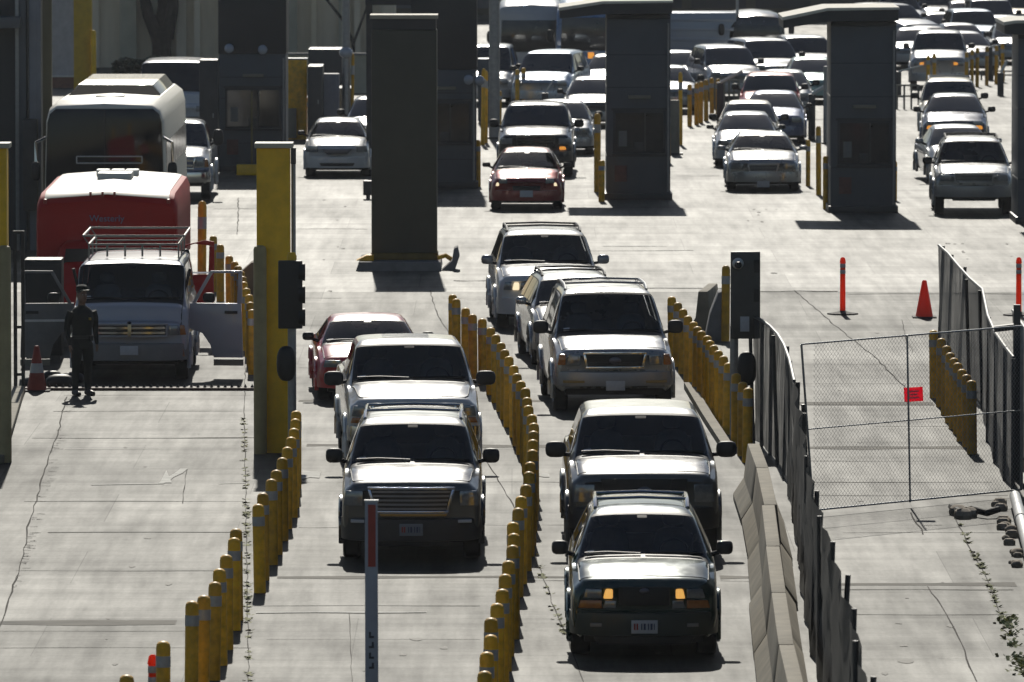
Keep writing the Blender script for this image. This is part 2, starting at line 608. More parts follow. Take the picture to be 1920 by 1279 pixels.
w_ = weeds([(457, 780), (462, 950), (464, 1100), (468, 1279)], 200, 0.016, 0.022)
w2 = weeds([(1800, 985), (1850, 1085), (1880, 1160)], 80, 0.022, 0.03)
w3 = weeds([(1885, 1160), (1905, 1220), (1925, 1270)], 110, 0.1, 0.045)
w4 = weeds([(990, 1000), (1030, 1120), (1060, 1190)], 50, 0.02, 0.025)
for q in (w2, w3, w4):
    w_.add(q.v, q.f)
struct(w_.build('weeds', GREEN, smooth=0), 'stuff')

# ------------------------------------------------------------------ background buildings
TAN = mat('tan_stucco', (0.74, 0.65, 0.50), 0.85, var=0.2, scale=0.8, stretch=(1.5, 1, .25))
TAN_LIT = mat('sunlit_stucco', (0.8, 0.68, 0.48), 0.85, var=0.15, scale=1.5)  # sunlight falling on some ribs put into the stucco colour
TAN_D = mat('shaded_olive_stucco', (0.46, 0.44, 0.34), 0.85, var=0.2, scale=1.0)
t = thing('building', 'long tan building with vertical ribs behind the bare tree', 'building', (-9, 305, 0))
b = MB()
x0, x1 = P(95, 130).x + 9, P(735, 130).x + 9
b.box(x0, x1, 0, 9, 0, 7)
b.build('wall', TAN, t)
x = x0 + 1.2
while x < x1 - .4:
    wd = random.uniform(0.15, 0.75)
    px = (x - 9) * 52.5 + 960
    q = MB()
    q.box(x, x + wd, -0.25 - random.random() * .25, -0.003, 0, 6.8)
    q.build('pilaster', TAN_LIT if 550 < px < 612 else random.choice([TAN, TAN_D, TAN_D, TAN]), t)
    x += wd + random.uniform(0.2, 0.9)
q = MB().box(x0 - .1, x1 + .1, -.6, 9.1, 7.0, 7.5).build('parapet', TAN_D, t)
t = thing('building', 'dark low warehouse closing the view beyond the queue of cars', 'building', (20, 372, 0))
MB().box(-45, -3.6, 0, 12, 0, 9).build('wall', mat('dark_warehouse', (0.085, 0.085, 0.062), 0.8, var=0.3, scale=0.5), t)
for k in range(14):
    MB().box(-43 + k * 2.8, -40.6 + k * 2.8, -.12, -.002, 0.3, 3.2 + (k % 3) * .5).build('shutter', random.choice([BOOTH, BOOTH_D, OLIVE]), t)
MB().box(-45.2, -3.4, -.5, 12.2, 9, 9.6).build('roof', BOOTH_D, t)
t = thing('building', 'far grey building behind the last cars at the upper right', 'building', (28, 408, 0))
MB().box(-12, 40, 0, 12, 0, 9).build('wall', mat('far_grey_wall', (0.16, 0.17, 0.19), 0.8, var=0.3, scale=0.5), t)
for k in range(9):
    MB().box(-11 + k * 3, -9 + k * 3, -.1, -.002, .4, 2.6).build('window', BOOTH_D, t)
MB().box(-12.2, 40.2, -.4, 12.2, 9, 9.5).build('roof', BOOTH_D, t)
# white wall with brick base at far left
t = thing('wall', 'white wall panel with a brick base beside the yellow post', 'wall', P(118, 165))
MB().box(-.5, .5, 0, .3, .42, 5).build('wall_panel', mat('white_wall', (0.42, 0.42, 0.44), 0.8, var=.2), t)
MB().box(-.52, .52, -.03, .3, 0, .36).build('brick_base', mat('brick', (0.2, 0.1, 0.07), 0.85, var=.3, scale=12), t)
MB().box(-.54, .54, -.06, .32, .362, .418).build('coping', WHITEP, t)

# ------------------------------------------------------------------ tree and hedge
BARK = mat('bark', (0.035, 0.032, 0.026), 0.9, var=0.4, scale=6, bump=0.6)
LEAF = mat('leaf', (0.055, 0.075, 0.03), 0.7, var=0.4, scale=3)
t = thing('tree', 'thick dark forked tree in front of the tan building', 'tree', P(302, 128))
tr = MB()
tr.tube([(0, 0, 0), (.02, 0, .7), (0, 0, 1.3)], .4, 10, [.42, .34, .42])
limbs = [[(-.1, 0, 1.2), (-.45, 0, 1.9), (-.7, .1, 3.0), (-1.1, .2, 4.6)], [(.15, 0, 1.1), (.4, 0, 2.0), (.55, -.1, 3.2), (1.1, 0, 4.8)], [(0, .1, 1.2), (.1, .2, 2.2), (0, .4, 3.6), (-.2, .6, 5.0)]]
for l in limbs:
    tr.tube(l, .2, 8, [.3, .22, .16, .07])
tr.build('trunk', BARK, t)
cr = MB()
for _ in range(2600):
    l = random.choice(limbs)
    c = Vector(l[3]) + Vector((random.gauss(0, .9), random.gauss(0, .9), random.gauss(.2, .55)))
    a, e = random.uniform(0, 6.28), random.uniform(-.6, .6)
    u = Vector((math.cos(a), math.sin(a), e)) * .12
    v = Vector((-math.sin(a), math.cos(a), random.uniform(-.5, .5))) * .05
    cr.add([c - u, c + v, c + u, c - v], [(0, 1, 2, 3)])
cr.build('crown', LEAF, t, smooth=0)


def hedge(label, px, py, wid, h, n=1600):
    mb = MB()
    for _ in range(n):
        c = Vector((random.uniform(-wid / 2, wid / 2), random.gauss(0, .25), random.random() ** .7 * h))
        c.z *= 1 - .35 * abs(c.x / (wid / 2)) ** 3 + .12 * math.sin(c.x * 5)
        a = random.uniform(0, 6.28)
        u = Vector((math.cos(a), math.sin(a), random.uniform(-.5, .5))) * .09
        v = Vector((-math.sin(a), math.cos(a), random.uniform(-.6, .6))) * .05
        mb.add([c - u, c + v, c + u, c - v], [(0, 1, 2, 3)])
    o = mb.build('hedge', LEAF, smooth=0, loc=P(px, py))
    tag(o, label, 'hedge')


hedge('low dark clipped hedge under the forked tree', 278, 141, 2.5, .62)
t = thing('bare_tree', 'thin bare dark branches in front of the pale ribs of the building', 'tree', P(660, 135))
tb = MB()
for l, r in [([(0, 0, 0), (.05, 0, 1.0), (-.3, 0, 1.8), (-1.0, 0, 2.7), (-1.6, 0, 3.6)], .09), ([(-.3, 0, 1.8), (-.2, .1, 2.8), (-.5, .1, 4)], .05), ([(.05, 0, 1.0), (.5, 0, 2.2), (.7, .2, 3.6)], .06), ([(-1, 0, 2.7), (-.8, 0, 3.8)], .04)]:
    tb.tube(l, r, 6, [r * (1 - .6 * i / (len(l) - 1)) for i in range(len(l))])
tb.build('trunk', BARK, t)


# ------------------------------------------------------------------ booths and pillars
def booth(name, label, xl, xr, yb, top, depth=2.6, roof=None, upper=None, mirrored=False, win=True, domes=()):
    s = sc(yb)
    w = (xr - xl) / s
    t = thing(name, label, 'booth', P((xl + xr) / 2, yb))
    MB().box(-w / 2, w / 2, 0, depth, 0, top).build('wall', BOOTH, t, bevel=.015)
    # panel seams standing proud, a window band and a counter below it
    for z in (top * .24, top * .62, top * .8):
        MB().box(-w / 2 - .004, w / 2 + .004, -.006, depth + .004, z, z + .018).build('panel_seam', BOOTH_D, t)
    if win:
        f = MB().box(-w / 2 + .16, w / 2 - .12, -.03, -.0035, 1.15, 2.2).build('window', BOOTH_D, t, bevel=.008)
        MB().box(-w / 2 + .22, w / 2 - .18, -.036, -.031, 1.2, 2.14).build('pane', GLASS, f)
        MB().box(-w / 2 + .14, w / 2 - .1, -.09, -.0035, 1.09, 1.147).build('sill', DARKSTEEL, t, bevel=.006)
        MB().box(-w / 2 + .3, -w / 2 + .5, -.05, -.037, 1.32, 1.7).build('notice', mat('notice_paper', (.16, .17, .17), .7, var=.2), t)
        MB().box(-.1, .12, -.05, -.037, 1.2, 1.42).build('equipment_box', DARKSTEEL, t, bevel=.01)
        MB().box(.14, .18, -.05, -.031, 1.2, 2.14).build('mullion', DARKSTEEL, f)
        MB().box(-w / 2 + .12, w / 2 - .08, -.045, -.031, 2.2, 2.26).build('window_head', DARKSTEEL, t)
        MB().box(-.25, .3, -.14, -.0065, 2.5, 2.58).build('light_fixture', GREYPOST, t, bevel=.01)
        MB().tube([(w / 2 - .06, -.04, .2), (w / 2 - .06, -.04, top - .1)], .025, 8).build('conduit', STEEL, t)
        MB().box(-w / 2 + .2, -w / 2 + .5, -.03, -.0065, .45, .85).build('notice', mat('faded_red_notice', (.13, .06, .05), .7, var=.3, scale=8), t)
    MB().box(-w / 2 - .05, w / 2 + .05, -.05, depth + .05, 0, .16).build('kickplate', BOOTH_D, t, bevel=.01)
    if upper:
        MB().box(-w / 2 - .02, w / 2 + .02, -.03, depth, top + .003, top + upper).build('fascia', BOOTH_D, t, bevel=.02)
    for dx, dz in domes:
        h = MB().box(dx - .04, dx + .04, -.16, -.0315, dz - .05, dz + .05).build('dome_camera', DARKSTEEL, t)
        MB().ellip((dx, -.26, dz), (.13, .12, .13), 2).build('dome', mat('dome_shell', (.34, .38, .45), .25, coat=.5), h)
    if roof:
        tip, dz = roof          # metres the canopy reaches past the left wall, drop at its tip
        r = MB()
        x0, x1 = -w / 2 - tip, w / 2 + .03
        zt = top + .42
        r.prism([(x0, zt - dz - .2), (-w / 2 - .1, zt - .3), (x1, zt - .28), (x1, zt), (-w / 2 - .1, zt - .03), (x0, zt - dz)], -.45, depth + .4)
        r.build('roof', BOOTH_D, t)
        e = MB().prism([(x0 - .02, zt - dz - .01), (-w / 2 - .1, zt - .04), (x1 + .02, zt - .01), (x1 + .02, zt + .045), (-w / 2 - .1, zt + .03), (x0 - .02, zt - dz + .07)], -.49, depth + .44)
        e.build('roof_edge', mat('roof_gravel', (.72, .69, .6), .8, var=.15), t)
        MB().box(-w / 2, w / 2, .05, depth, top + .002, zt - .32).build('soffit', BOOTH_D, t)
    return t


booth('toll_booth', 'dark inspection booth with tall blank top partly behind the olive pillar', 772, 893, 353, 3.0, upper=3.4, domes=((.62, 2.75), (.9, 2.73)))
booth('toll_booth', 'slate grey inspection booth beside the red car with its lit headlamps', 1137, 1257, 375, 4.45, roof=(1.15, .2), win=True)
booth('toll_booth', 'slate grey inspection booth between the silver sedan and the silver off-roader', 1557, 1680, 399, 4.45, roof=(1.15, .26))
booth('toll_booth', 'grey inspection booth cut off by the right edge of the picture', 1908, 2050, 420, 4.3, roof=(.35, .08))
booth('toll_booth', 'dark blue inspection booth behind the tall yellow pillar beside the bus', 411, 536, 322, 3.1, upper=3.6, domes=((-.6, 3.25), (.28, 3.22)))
t = thing('bumper_guard', 'yellow bumper guard at the foot of the dark blue booth', 'guard', P(474, 330))
MB().box(-.42, .3, -.1, .1, .02, .3).build('guard_beam', YELLOW_D, t, bevel=.02)
MB().box(-.05, .0, 0, .06, .3, 2.2).build('guard_post', mat('dull_brass', (.16, .13, .05), .6), t)
# olive pillar
yb = 505
t = thing('pillar', 'massive dark olive pillar standing on a low concrete island', 'pillar', P(758, yb))
wp = 123 / sc(yb)
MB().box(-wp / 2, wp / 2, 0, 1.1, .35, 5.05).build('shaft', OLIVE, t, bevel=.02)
MB().box(-wp / 2 + .02, wp / 2 - .02, .01, 1.09, 5.06, 5.28).build('neck', BOOTH_D, t)
MB().box(-wp / 2 - .03, wp / 2 + .02, -.05, 1.15, 5.29, 5.37).build('cap', mat('cap_stone', (.4, .36, .28), .7, var=.1), t)
MB().box(-wp / 2 - .02, wp / 2 + .02, -.06, 1.16, .2, .345).build('yellow_collar', mat('dirty_yellow', (.15, .10, .012), .7, var=.3), t, bevel=.02)
MB().prism([(-wp / 2 - .32, 0), (wp / 2 + .1, 0), (wp / 2 + .08, .19), (-wp / 2 - .25, .19)], -.7, 2.2).build('island', CONC_D, t)
fin = MB().prism([(wp / 2 + .1, 0), (wp / 2 + .38, 0), (wp / 2 + .48, .3), (wp / 2 + .44, .5), (wp / 2 + .36, .46), (wp / 2 + .32, .2)], -.5, .3).build('wheel_guard', CONC_D, t, bevel=.01)
MB().tube([(wp / 2 + .02, -.12, .25), (wp / 2 + .18, -.14, .3), (wp / 2 + .3, -.1, .22)], .05, 8).build('yellow_hose', YELLOW, t)
MB().prism([(-wp / 2 - .32, .2), (-wp / 2 + .05, .195), (-wp / 2 + .05, .32), (-wp / 2 - .1, .31)], -.3, .2).build('yellow_nose', YELLOW, t)
t = thing('equipment_cabinet', 'small grey cabinet just left of the olive pillar', 'cabinet', P(690, 374))
MB().box(-.12, .12, 0, .3, .1, .46).build('cabinet_body', DARKSTEEL, t, bevel=.02)
MB().box(-.05, .05, .1, .2, 0, .1).build('foot', DARKSTEEL, t)
# lintel seen over the pillar
t = thing('gantry_beam', 'pale edged gantry beam above the olive pillar', 'beam', P(750, 330))
MB().box(-.9, 1.2, 0, .5, 4.45, 4.7).build('beam', BOOTH_D, t)
MB().box(-.95, 1.2, -.05, .5, 4.71, 4.78).build('beam_cap', WHITEP, t)
for sx in (-.8, 1.1):
    MB().box(sx - .08, sx + .08, .1, .3, 0, 4.45).build('post', DARKSTEEL, t)


# yellow pillars
def yellow_pillar(label, px, yb, top, w, post_dx, post_h):
    t = thing('pillar', label, 'pillar', P(px, yb))
    MB().box(-w / 2, w / 2, 0, w, 0, top - .07).build('shaft', YELLOW_D, t, bevel=.012)
    MB().box(-w / 2 - .03, w / 2 + .05, -.04, w + .04, top - .067, top + .01).build('cap', mat('cap_plate', (.5, .47, .38), .6, var=.1), t, bevel=.008)
    q = MB()
    q.lathe([(.1, 0), (.1, post_h - .06), (.085, post_h - .02), (.05, post_h)], 16, (post_dx, -.14, 0))
    q.build('guard_pipe', mat('dirty_cream_pipe', (.36, .30, .15), .6, var=.2, scale=3), t)
    return t


t = yellow_pillar('tall yellow square pillar carrying the black traffic signal', 513, 850, hz_at(850, 268), .51, -.2, hz_at(850, 458))
q = MB().tube([(.31, .1, 1.2), (.31, .1, 4.6)], .035, 8)
q.build('conduit', STEEL, t)
MB().box(.27, .35, .05, .15, 4.45, 4.7).build('junction_box', DARKSTEEL, t)
yellow_pillar('yellow square pillar cut off by the left edge of the picture', -14, 866, hz_at(866, 268), .46, .2, hz_at(866, 458))
t = thing('square_column', 'yellow square column with a pale top left of the white sedan', 'column', P(557, 262))
MB().box(-.28, .28, 0, .5, 0, hz_at(262, 112)).build('shaft', YELLOW, t, bevel=.01)
MB().box(-.3, .3, -.02, .52, hz_at(262, 111), hz_at(262, 109)).build('cap', WHITEP, t)
MB().box(-.34, -.02, -.12, -.004, .05, .9).build('control_box', GREYPOST, t, bevel=.01)
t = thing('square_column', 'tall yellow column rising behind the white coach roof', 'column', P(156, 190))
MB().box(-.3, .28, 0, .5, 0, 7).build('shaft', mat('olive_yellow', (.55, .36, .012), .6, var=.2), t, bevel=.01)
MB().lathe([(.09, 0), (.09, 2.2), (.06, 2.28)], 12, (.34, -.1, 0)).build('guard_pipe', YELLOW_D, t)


# traffic signals
def signal(label, px, yb, ytop, ybot, w, lamp_px, lamp_y, visor):
    t = thing('traffic_signal', label, 'signal', P(px, yb))
    z1, z0 = hz_at(yb, ytop), hz_at(yb, ybot)
    pole = MB().lathe([(.065, 0), (.065, z0 + .2)], 12, (lamp_px[1], .12, 0)).build('pole', STEEL, t)
    MB().box(lamp_px[1] - .12, lamp_px[1] + .12, .0, .24, 0, .03).build('base_plate', DARKSTEEL, t)
    MB().box(-w / 2, w / 2, -.08, .05, z0, z1).build('housing', BLACK if visor else mat('signal_grey', (.06, .06, .055), .55, var=.2), t, bevel=.02)
    n = 3
    for k in range(n):
        zc = z0 + (z1 - z0) * (k + .5) / n
        v = MB()
        if visor:
            v.lathe([(.13, 0), (.14, .1), (.12, .1), (.11, 0)], 14, (w / 2 - .06, .0, zc), axis='x', closed=True)
        else:
            v.box(w / 2 - .1, w / 2 - .02, -.1, -.083, zc - .1, zc + .1)
        v.build('visor', BLACK, t)
    l = MB().ellip((lamp_px[0], -.1, hz_at(yb, lamp_y)), (.15, .12, .27), 2.6).build('warning_lamp', BLACK, t)
    MB().lathe([(.1, 0), (.11, .1), (.09, .1), (.085, 0)], 14, (lamp_px[0], -.2, hz_at(yb, lamp_y)), axis='y', closed=True).build('lamp_hood', BLACK, l)
    return t


t = signal('black traffic signal with bulging visors beside the tall yellow pillar', 545, 862, 487, 615, .37, (-.06, .02), 680, True)
MB().lathe([(.07, 2.9), (.075, 3.1), (.05, 3.16)], 12, (.02, .12, 0)).build('pole_cap', YELLOW_D, t)
t = signal('dark grey signal box with a round white camera at the right lane', 1397, 832, 470, 634, .46, (.02, -.17), 690, False)
c = MB().ellip((-.12, -.16, hz_at(832, 492)), (.09, .12, .09)).build('camera_dome', mat('camera_white', (.5, .5, .48), .4), t)
MB().lathe([(.05, 0), (.06, .05), (.04, .05)], 10, (-.12, -.32, hz_at(832, 494)), axis='y').build('lens', BLACK, c)
MB().box(-.08, .06, -.09, -.083, hz_at(832, 620), hz_at(832, 592)).build('notice', PLATE, t)

# ------------------------------------------------------------------ bollards
BH = 1.14
proto_b = MB()
R_ = .078
proto_b.lathe([(R_, 0), (R_, BH - .07), (R_ * .9, BH - .03), (R_ * .6, BH - .008), (.01, BH)], 14)
proto_b = proto_b.build('bollard', YELLOW)
pb = MB().lathe([(R_ + .001, BH - .28), (R_ + .003, BH - .278), (R_ + .003, BH - .162), (R_ + .001, BH - .16)], 14).build('reflective_band', BAND, proto_b)
used = [False]


def bollard(loc, label, group, scale=(1, 1, 1), tilt=0.0):
    o = proto_b if not used[0] else copy_tree(proto_b)
    used[0] = True
    o.location = loc
    o.scale = scale
    o.rotation_euler = (random.gauss(0, .008), tilt + random.gauss(0, .008), random.uniform(0, 6.28))
    tag(o, label, 'bollard', group)


def row_from_tops(tops, label, group, tilt=0.0):
    for x, y in tops:
        bollard(P(x, y, BH) * 1.0 - Vector((0, 0, BH)), label, group, tilt=tilt)


row_from_tops([(239, 1265), (305, 1202), (358, 1127), (379, 1116), (400, 1091), (414, 1066), (425, 1040), (439, 1008), (444, 991)],
              'yellow bollard with grey band in the nearest left row beside the weedy seam', 'bollards of the nearest left row')
row_from_tops([(487, 945), (494, 924), (510, 898), (519, 881), (530, 858), (537, 838), (548, 819), (551, 803), (553, 785), (555, 770)],
              'yellow bollard in the short row at the foot of the tall yellow pillar', 'bollards by the tall yellow pillar')
row_from_tops([(849, 552), (856, 560), (873, 577), (887, 589), (905, 597), (920, 614), (930, 627), (939, 642), (946, 655), (953, 668), (964, 685), (970, 700), (977, 714), (984, 727), (988, 745),
               (991, 760), (997, 777), (1000, 793), (1001, 808), (999, 824), (997, 843), (995, 866), (992, 884), (986, 908), (977, 930), (970, 952), (963, 979), (963, 1000), (962, 1022), (952, 1051), (947, 1076), (942, 1104),
               (933, 1131), (921, 1158), (918, 1190), (913, 1222), (907, 1258)],
              'yellow bollard of the long curving row between the two middle lanes', 'bollards between the two middle lanes')
row_from_tops([(1261, 556), (1270, 567), (1280, 579), (1290, 592), (1299, 603), (1306, 612), (1315, 620), (1324, 629), (1331, 638), (1339, 647), (1348, 657), (1356, 667), (1364, 680), (1380, 700), (1392, 716), (1401, 727)],
              'yellow bollard in the row from the big silver off-roader to the grey signal box', 'bollards right of the second lane')
row_from_tops([(1752, 619), (1764, 634), (1773, 648), (1781, 661), (1788, 671), (1796, 680), (1803, 692), (1814, 702), (1823, 713)],
              'yellow bollard in the short row inside the wire gate', 'bollards inside the wire gate')
row_from_tops([(400, 442), (413, 458), (431, 479), (441, 490), (446, 498), (451, 508), (455, 518), (459, 528), (463, 540), (467, 552), (470, 566), (473, 580)],
              'yellow bollard in the row behind the open door of the white van', 'bollards behind the open van door')
# taller posts
for x, yt, ybm, w, lab in [(378, 376, 590, 1.1, 'tall yellow post behind the open red door'), (1360, 497, 640, 1.0, 'yellow post rising behind the grey signal box'),
                           (905, 128, 272, .8, 'tall yellow post on the left of the dark pickup'), (911, 132, 268, .7, 'tall olive yellow post beside the dark booth by the dark pickup'),
                           (897, 262, 350, .8, 'short yellow post at the corner of the booth behind the olive pillar'),
                           (936, 170, 240, .9, 'orange yellow post at the rear of the dark pickup'), (1276, 135, 272, .75, 'tall yellow post right of the slate grey booth'),
                           (1254, 206, 306, .65, 'yellow post touching the right wall of the slate grey booth'),
                           (1515, 262, 349, .75, 'thin dark red brown post right of the silver sedan'), (1535, 236, 366, .85, 'olive post at the left of the right slate booth'),
                           (1548, 292, 392, .85, 'brown post at the corner of the right slate booth'), (1678, 302, 376, .65, 'brown post at the right corner of the right slate booth'),
                           (1120, 212, 360, 1.1, 'tall brown post left of the slate grey booth'), (1128, 300, 378, 1.0, 'short brown post left of the slate grey booth'),
                           (1250, 330, 372, 1.1, 'brown stub post right of the slate grey booth'), (660, 100, 262, .6, 'thin orange post behind the white sedan'),
                           (581, 180, 262, .9, 'brown post between the yellow column and the white sedan'), (516, 220, 320, .7, 'brown post at the right of the dark blue booth'),
                           (404, 222, 318, .7, 'brown post at the left of the dark blue booth')]:
    bollard(P(x, ybm), lab, None, (w, w, hz_at(ybm, yt) / BH))
for k, (x, yb_) in enumerate([(1293, 237), (1306, 234), (1314, 231), (1324, 227), (1335, 223), (1346, 225)]):
    bollard(P(x, yb_), 'ochre bollard in the far row between the slate booth and the white sedan', 'far ochre bollards by the slate booth', (.9, .9, 1.1))
for k, (x, yb_) in enumerate([(970, 205), (982, 202), (992, 199), (1043, 200)]):
    bollard(P(x, yb_), 'ochre bollard behind the roof of the dark pickup', 'far ochre bollards behind the dark pickup', (.9, .9, 1.1))
for k, (x, yb_) in enumerate([(1740, 178), (1752, 174), (1812, 172), (1822, 167), (1832, 163), (1850, 160), (1868, 158), (1880, 154)]):
    bollard(P(x, yb_), 'ochre bollard in the far row in front of the white off-roader', 'far ochre bollards before the white off-roader', (.8, .8, 1.15))
for k, (x, yb_) in enumerate([(600, 262), (612, 258), (622, 252), (634, 248)]):
    bollard(P(x, yb_), 'dull ochre bollard in the far row behind the yellow column', 'far ochre bollards behind the yellow column', (.7, .7, 1.2))

# ------------------------------------------------------------------ light poles and far gate arms
for x, yb_, r, lab in [(927, 260, .16, 'grey light pole right of the booth behind the olive pillar'), (649, 262, .12, 'slim grey pole with a dome camera behind the white sedan'),
                       (531, 300, .09, 'grey pole at the right wall of the dark blue booth'), (1265, 290, .14, 'grey green post right of the slate grey booth'),
                       (1548, 270, .07, 'pale slim post left of the right slate booth')]:
    t = thing('pole', lab, 'pole', P(x, yb_))
    top = {1265: 1.5, 1548: 2.2}.get(x, 7.0)
    MB().lathe([(r, 0), (r * .9, top)], 14).build('shaft', GREYPOST if x == 1265 else STEEL, t)
    MB().box(-r * 1.6, r * 1.6, -r * 1.6, r * 1.6, 0, .05).build('base_plate', DARKSTEEL, t)
    if x == 649:
        MB().ellip((0, -.2, hz_at(262, 98)), (.2, .18, .16)).build('dome_camera', mat('dome_shell', (.34, .38, .45), .25, coat=.5), t)


def gate_arm(label, p0, p1, yb_, r=.05):
    """short barrier arm on a post: pixel ends p0 (pivot) and p1 (tip)"""
    base = P(p0[0], yb_)
    t = thing('barrier_arm', label, 'barrier', base)
    s = sc(yb_)
    z0, z1 = hz_at(yb_, p0[1]), hz_at(yb_, p1[1])
    MB().box(-.1, .1, -.1, .1, 0, max(.3, z0)).build('post', DARKSTEEL, t, bevel=.01)
    MB().tube([(0, -.14, z0), ((p1[0] - p0[0]) / s, -.14, z1)], r, 6).build('arm', WHITEP, t)


gate_arm('white barrier arm slanting up beside the red hatchback', (1350, 154), (1392, 133), 232)
gate_arm('white barrier arm raised above the dark pickup', (1022, 174), (1042, 142), 215, .03)
gate_arm('short white barrier arm left of the right slate booth', (1522, 176), (1548, 160), 262, .06)
gate_arm('grey barrier arm crossing the lane right of the right slate booth', (1684, 134), (1730, 122), 180, .03)
gate_arm('small white raised arm under the far right canopy', (1876, 136), (1888, 113), 180, .05)
gate_arm('white barrier arm over the far right lane', (1855, 88), (1892, 80), 150, .03)


def railing(label, x0, x1, yb_, h, n=5):
    a, b_ = P(x0, yb_), P(x1, yb_)
    t = thing('railing', label, 'railing', a)
    L = b_.x - a.x
    q = MB()
    for z in (h, h * .55):
        MB().tube([(0, 0, z), (L, 0, z)], .03, 6).build('rail', GREYPOST, t)
    for k in range(n):
        MB().box(L * k / (n - 1) - .03, L * k / (n - 1) + .03, -.03, .03, 0, h + .02).build('post', GREYPOST, t)


railing('low olive railing left of the cream off-roader', 1682, 1722, 205, .75, 4)
railing('low olive railing right of the cream off-roader', 1840, 1925, 150, .3, 5)
railing('tangle of grey railing posts behind the white hatchback', 1340, 1385, 205, .9, 6)
railing('grey railing behind the white minivan beside the dark pickup', 1000, 1050, 200, .8, 5)

# ------------------------------------------------------------------ dark gate house at the left edge
t = thing('gatehouse', 'dark steel gatehouse with pale vertical pipes at the left edge', 'gatehouse', P(20, 470))
s = sc(470)
MB().box(-3, (66 - 20) / s, .2, 6, 0, 8).build('wall', BOOTH_D, t)
for x, wd, m_ in [(34, .1, STEEL), (45, .22, BOOTH), (52, .06, STEEL), (63, .16, mat('blue_grey_column', (.17, .19, .23), .5, var=.1)), (73, .12, mat('blue_grey_column', (.17, .19, .23), .5)), (90, .2, mat('olive_column', (.11, .10, .06), .6, var=.1))]:
    MB().box((x - 20) / s - wd / 2, (x - 20) / s + wd / 2, 0, .19, 0, 8).build('column', m_, t, bevel=.01)
MB().box(-1.2, .25, -.7, .0, 4.9, 5.15).build('canopy', BOOTH, t, bevel=.02)
MB().box(.3, .62, -.5, -.1, .9, 2.9).build('louvre_box', DARKSTEEL, t, bevel=.02)
t = thing('steel_gate', 'black steel gate frame left of the white van door', 'gate', P(36, 738))
for dx in (-.06, .07):
    MB().box(dx - .03, dx + .03, -.03, .03, 0, 2.75).build('post', BLACK, t)
for z in (.3, 1.1, 2.7):
    MB().box(-.03, .04, -.02, .02, z, z + .05).build('rail', BLACK, t)
# kerb on the left
k_ = MB()
a, b_ = P(46, 738), P(8, 870)
d = (b_ - a).normalized()
n_ = Vector((-d.y, d.x, 0))
for i in range(1):
    k_.add([a, a - n_ * .25, b_ - n_ * .25, b_] + [v + Vector((0, 0, .13)) for v in (a, a - n_ * .25, b_ - n_ * .25, b_)],
           [(0, 1, 2, 3), (4, 5, 6, 7), (0, 1, 5, 4), (1, 2, 6, 5), (2, 3, 7, 6), (3, 0, 4, 7)])
tag(k_.build('kerb', CONC, bevel=.02), 'short pale concrete kerb at the foot of the left yellow pillar', 'kerb')

# low steel strip across the left lane
a, b_ = P(45, 733), P(477, 731)
t = thing('spike_strip', 'dark rusty steel strip lying across the left lane before the white van', 'barrier', a)
L = b_.x - a.x
rust = mat('rusty_steel', (.07, .028, .02), .7, var=.5, scale=5)
MB().prism([(0, 0), (L, 0), (L, .05), (0, .05)], 0, .3).build('strip_plate', rust, t)
q = MB()
for k in range(34):
    q.prism([(.05 + k * L / 34, .051), (.11 + k * L / 34, .051), (.08 + k * L / 34, .11)], .12, .16)
q.build('spikes', DARKSTEEL, t)


# cabinets and a wall, partly added to stand in for shade behind the lanes
def cabinet(label, xl, xr, yb, yt, m_, dep=.5, legs=True):
    s = sc(yb)
    w, h = (xr - xl) / s, hz_at(yb, yt)
    t = thing('equipment_cabinet', label, 'cabinet', P((xl + xr) / 2, yb))
    MB().box(-w / 2, w / 2, 0, dep, .08, h).build('cabinet_body', m_, t, bevel=.02)
    MB().box(-w / 2 + .06, w / 2 - .06, -.012, -.001, .2, h - .08).build('door', m_, t, bevel=.006)
    MB().box(w / 2 - .14, w / 2 - .11, -.03, -.0121, h * .5, h * .5 + .12).build('handle', STEEL, t)
    MB().box(-w / 2 + .03, w / 2 - .03, .03, dep - .03, 0, .08).build('plinth', DARKSTEEL, t)


cabinet('pale blue grey cabinet in the shade right of the yellow square column', 604, 636, 262, 138, mat('cabinet_blue_grey', (.24, .25, .30), .6, var=.15))
cabinet('dark low cabinet right of the yellow square column', 577, 605, 266, 124, DARKSTEEL, 2.0)
cabinet('grey green cabinet close to the slim pole with the dome camera', 634, 660, 258, 165, mat('cabinet_green_grey', (.14, .15, .13), .6, var=.15), 2.0)
cabinet('tall dark cabinet added as filler at the left wall of the dark blue booth', 374, 409, 330, 112, DARKSTEEL, 1.2)  # dark box added to cover bright ground
cabinet('dark kiosk behind the yellow square column', 578, 650, 225, 92, BOOTH_D, 2.0)
cabinet('grey cabinet between the booth and the grey light pole', 896, 924, 232, 110, BOOTH, 1.0)
MB()
t = thing('filler_wall', 'low dark wall added as filler along the foot of the tan building', 'wall', P(600, 175))  # added to darken the strip where shade lies
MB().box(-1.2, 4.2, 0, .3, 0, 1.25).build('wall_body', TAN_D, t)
MB().box(-1.25, 4.25, -.04, .34, 1.252, 1.32).build('coping', CONC_D, t)
cabinet('black equipment cart left of the white van in front of the red box truck', 46, 116, 676, 486, BLACK, .8)


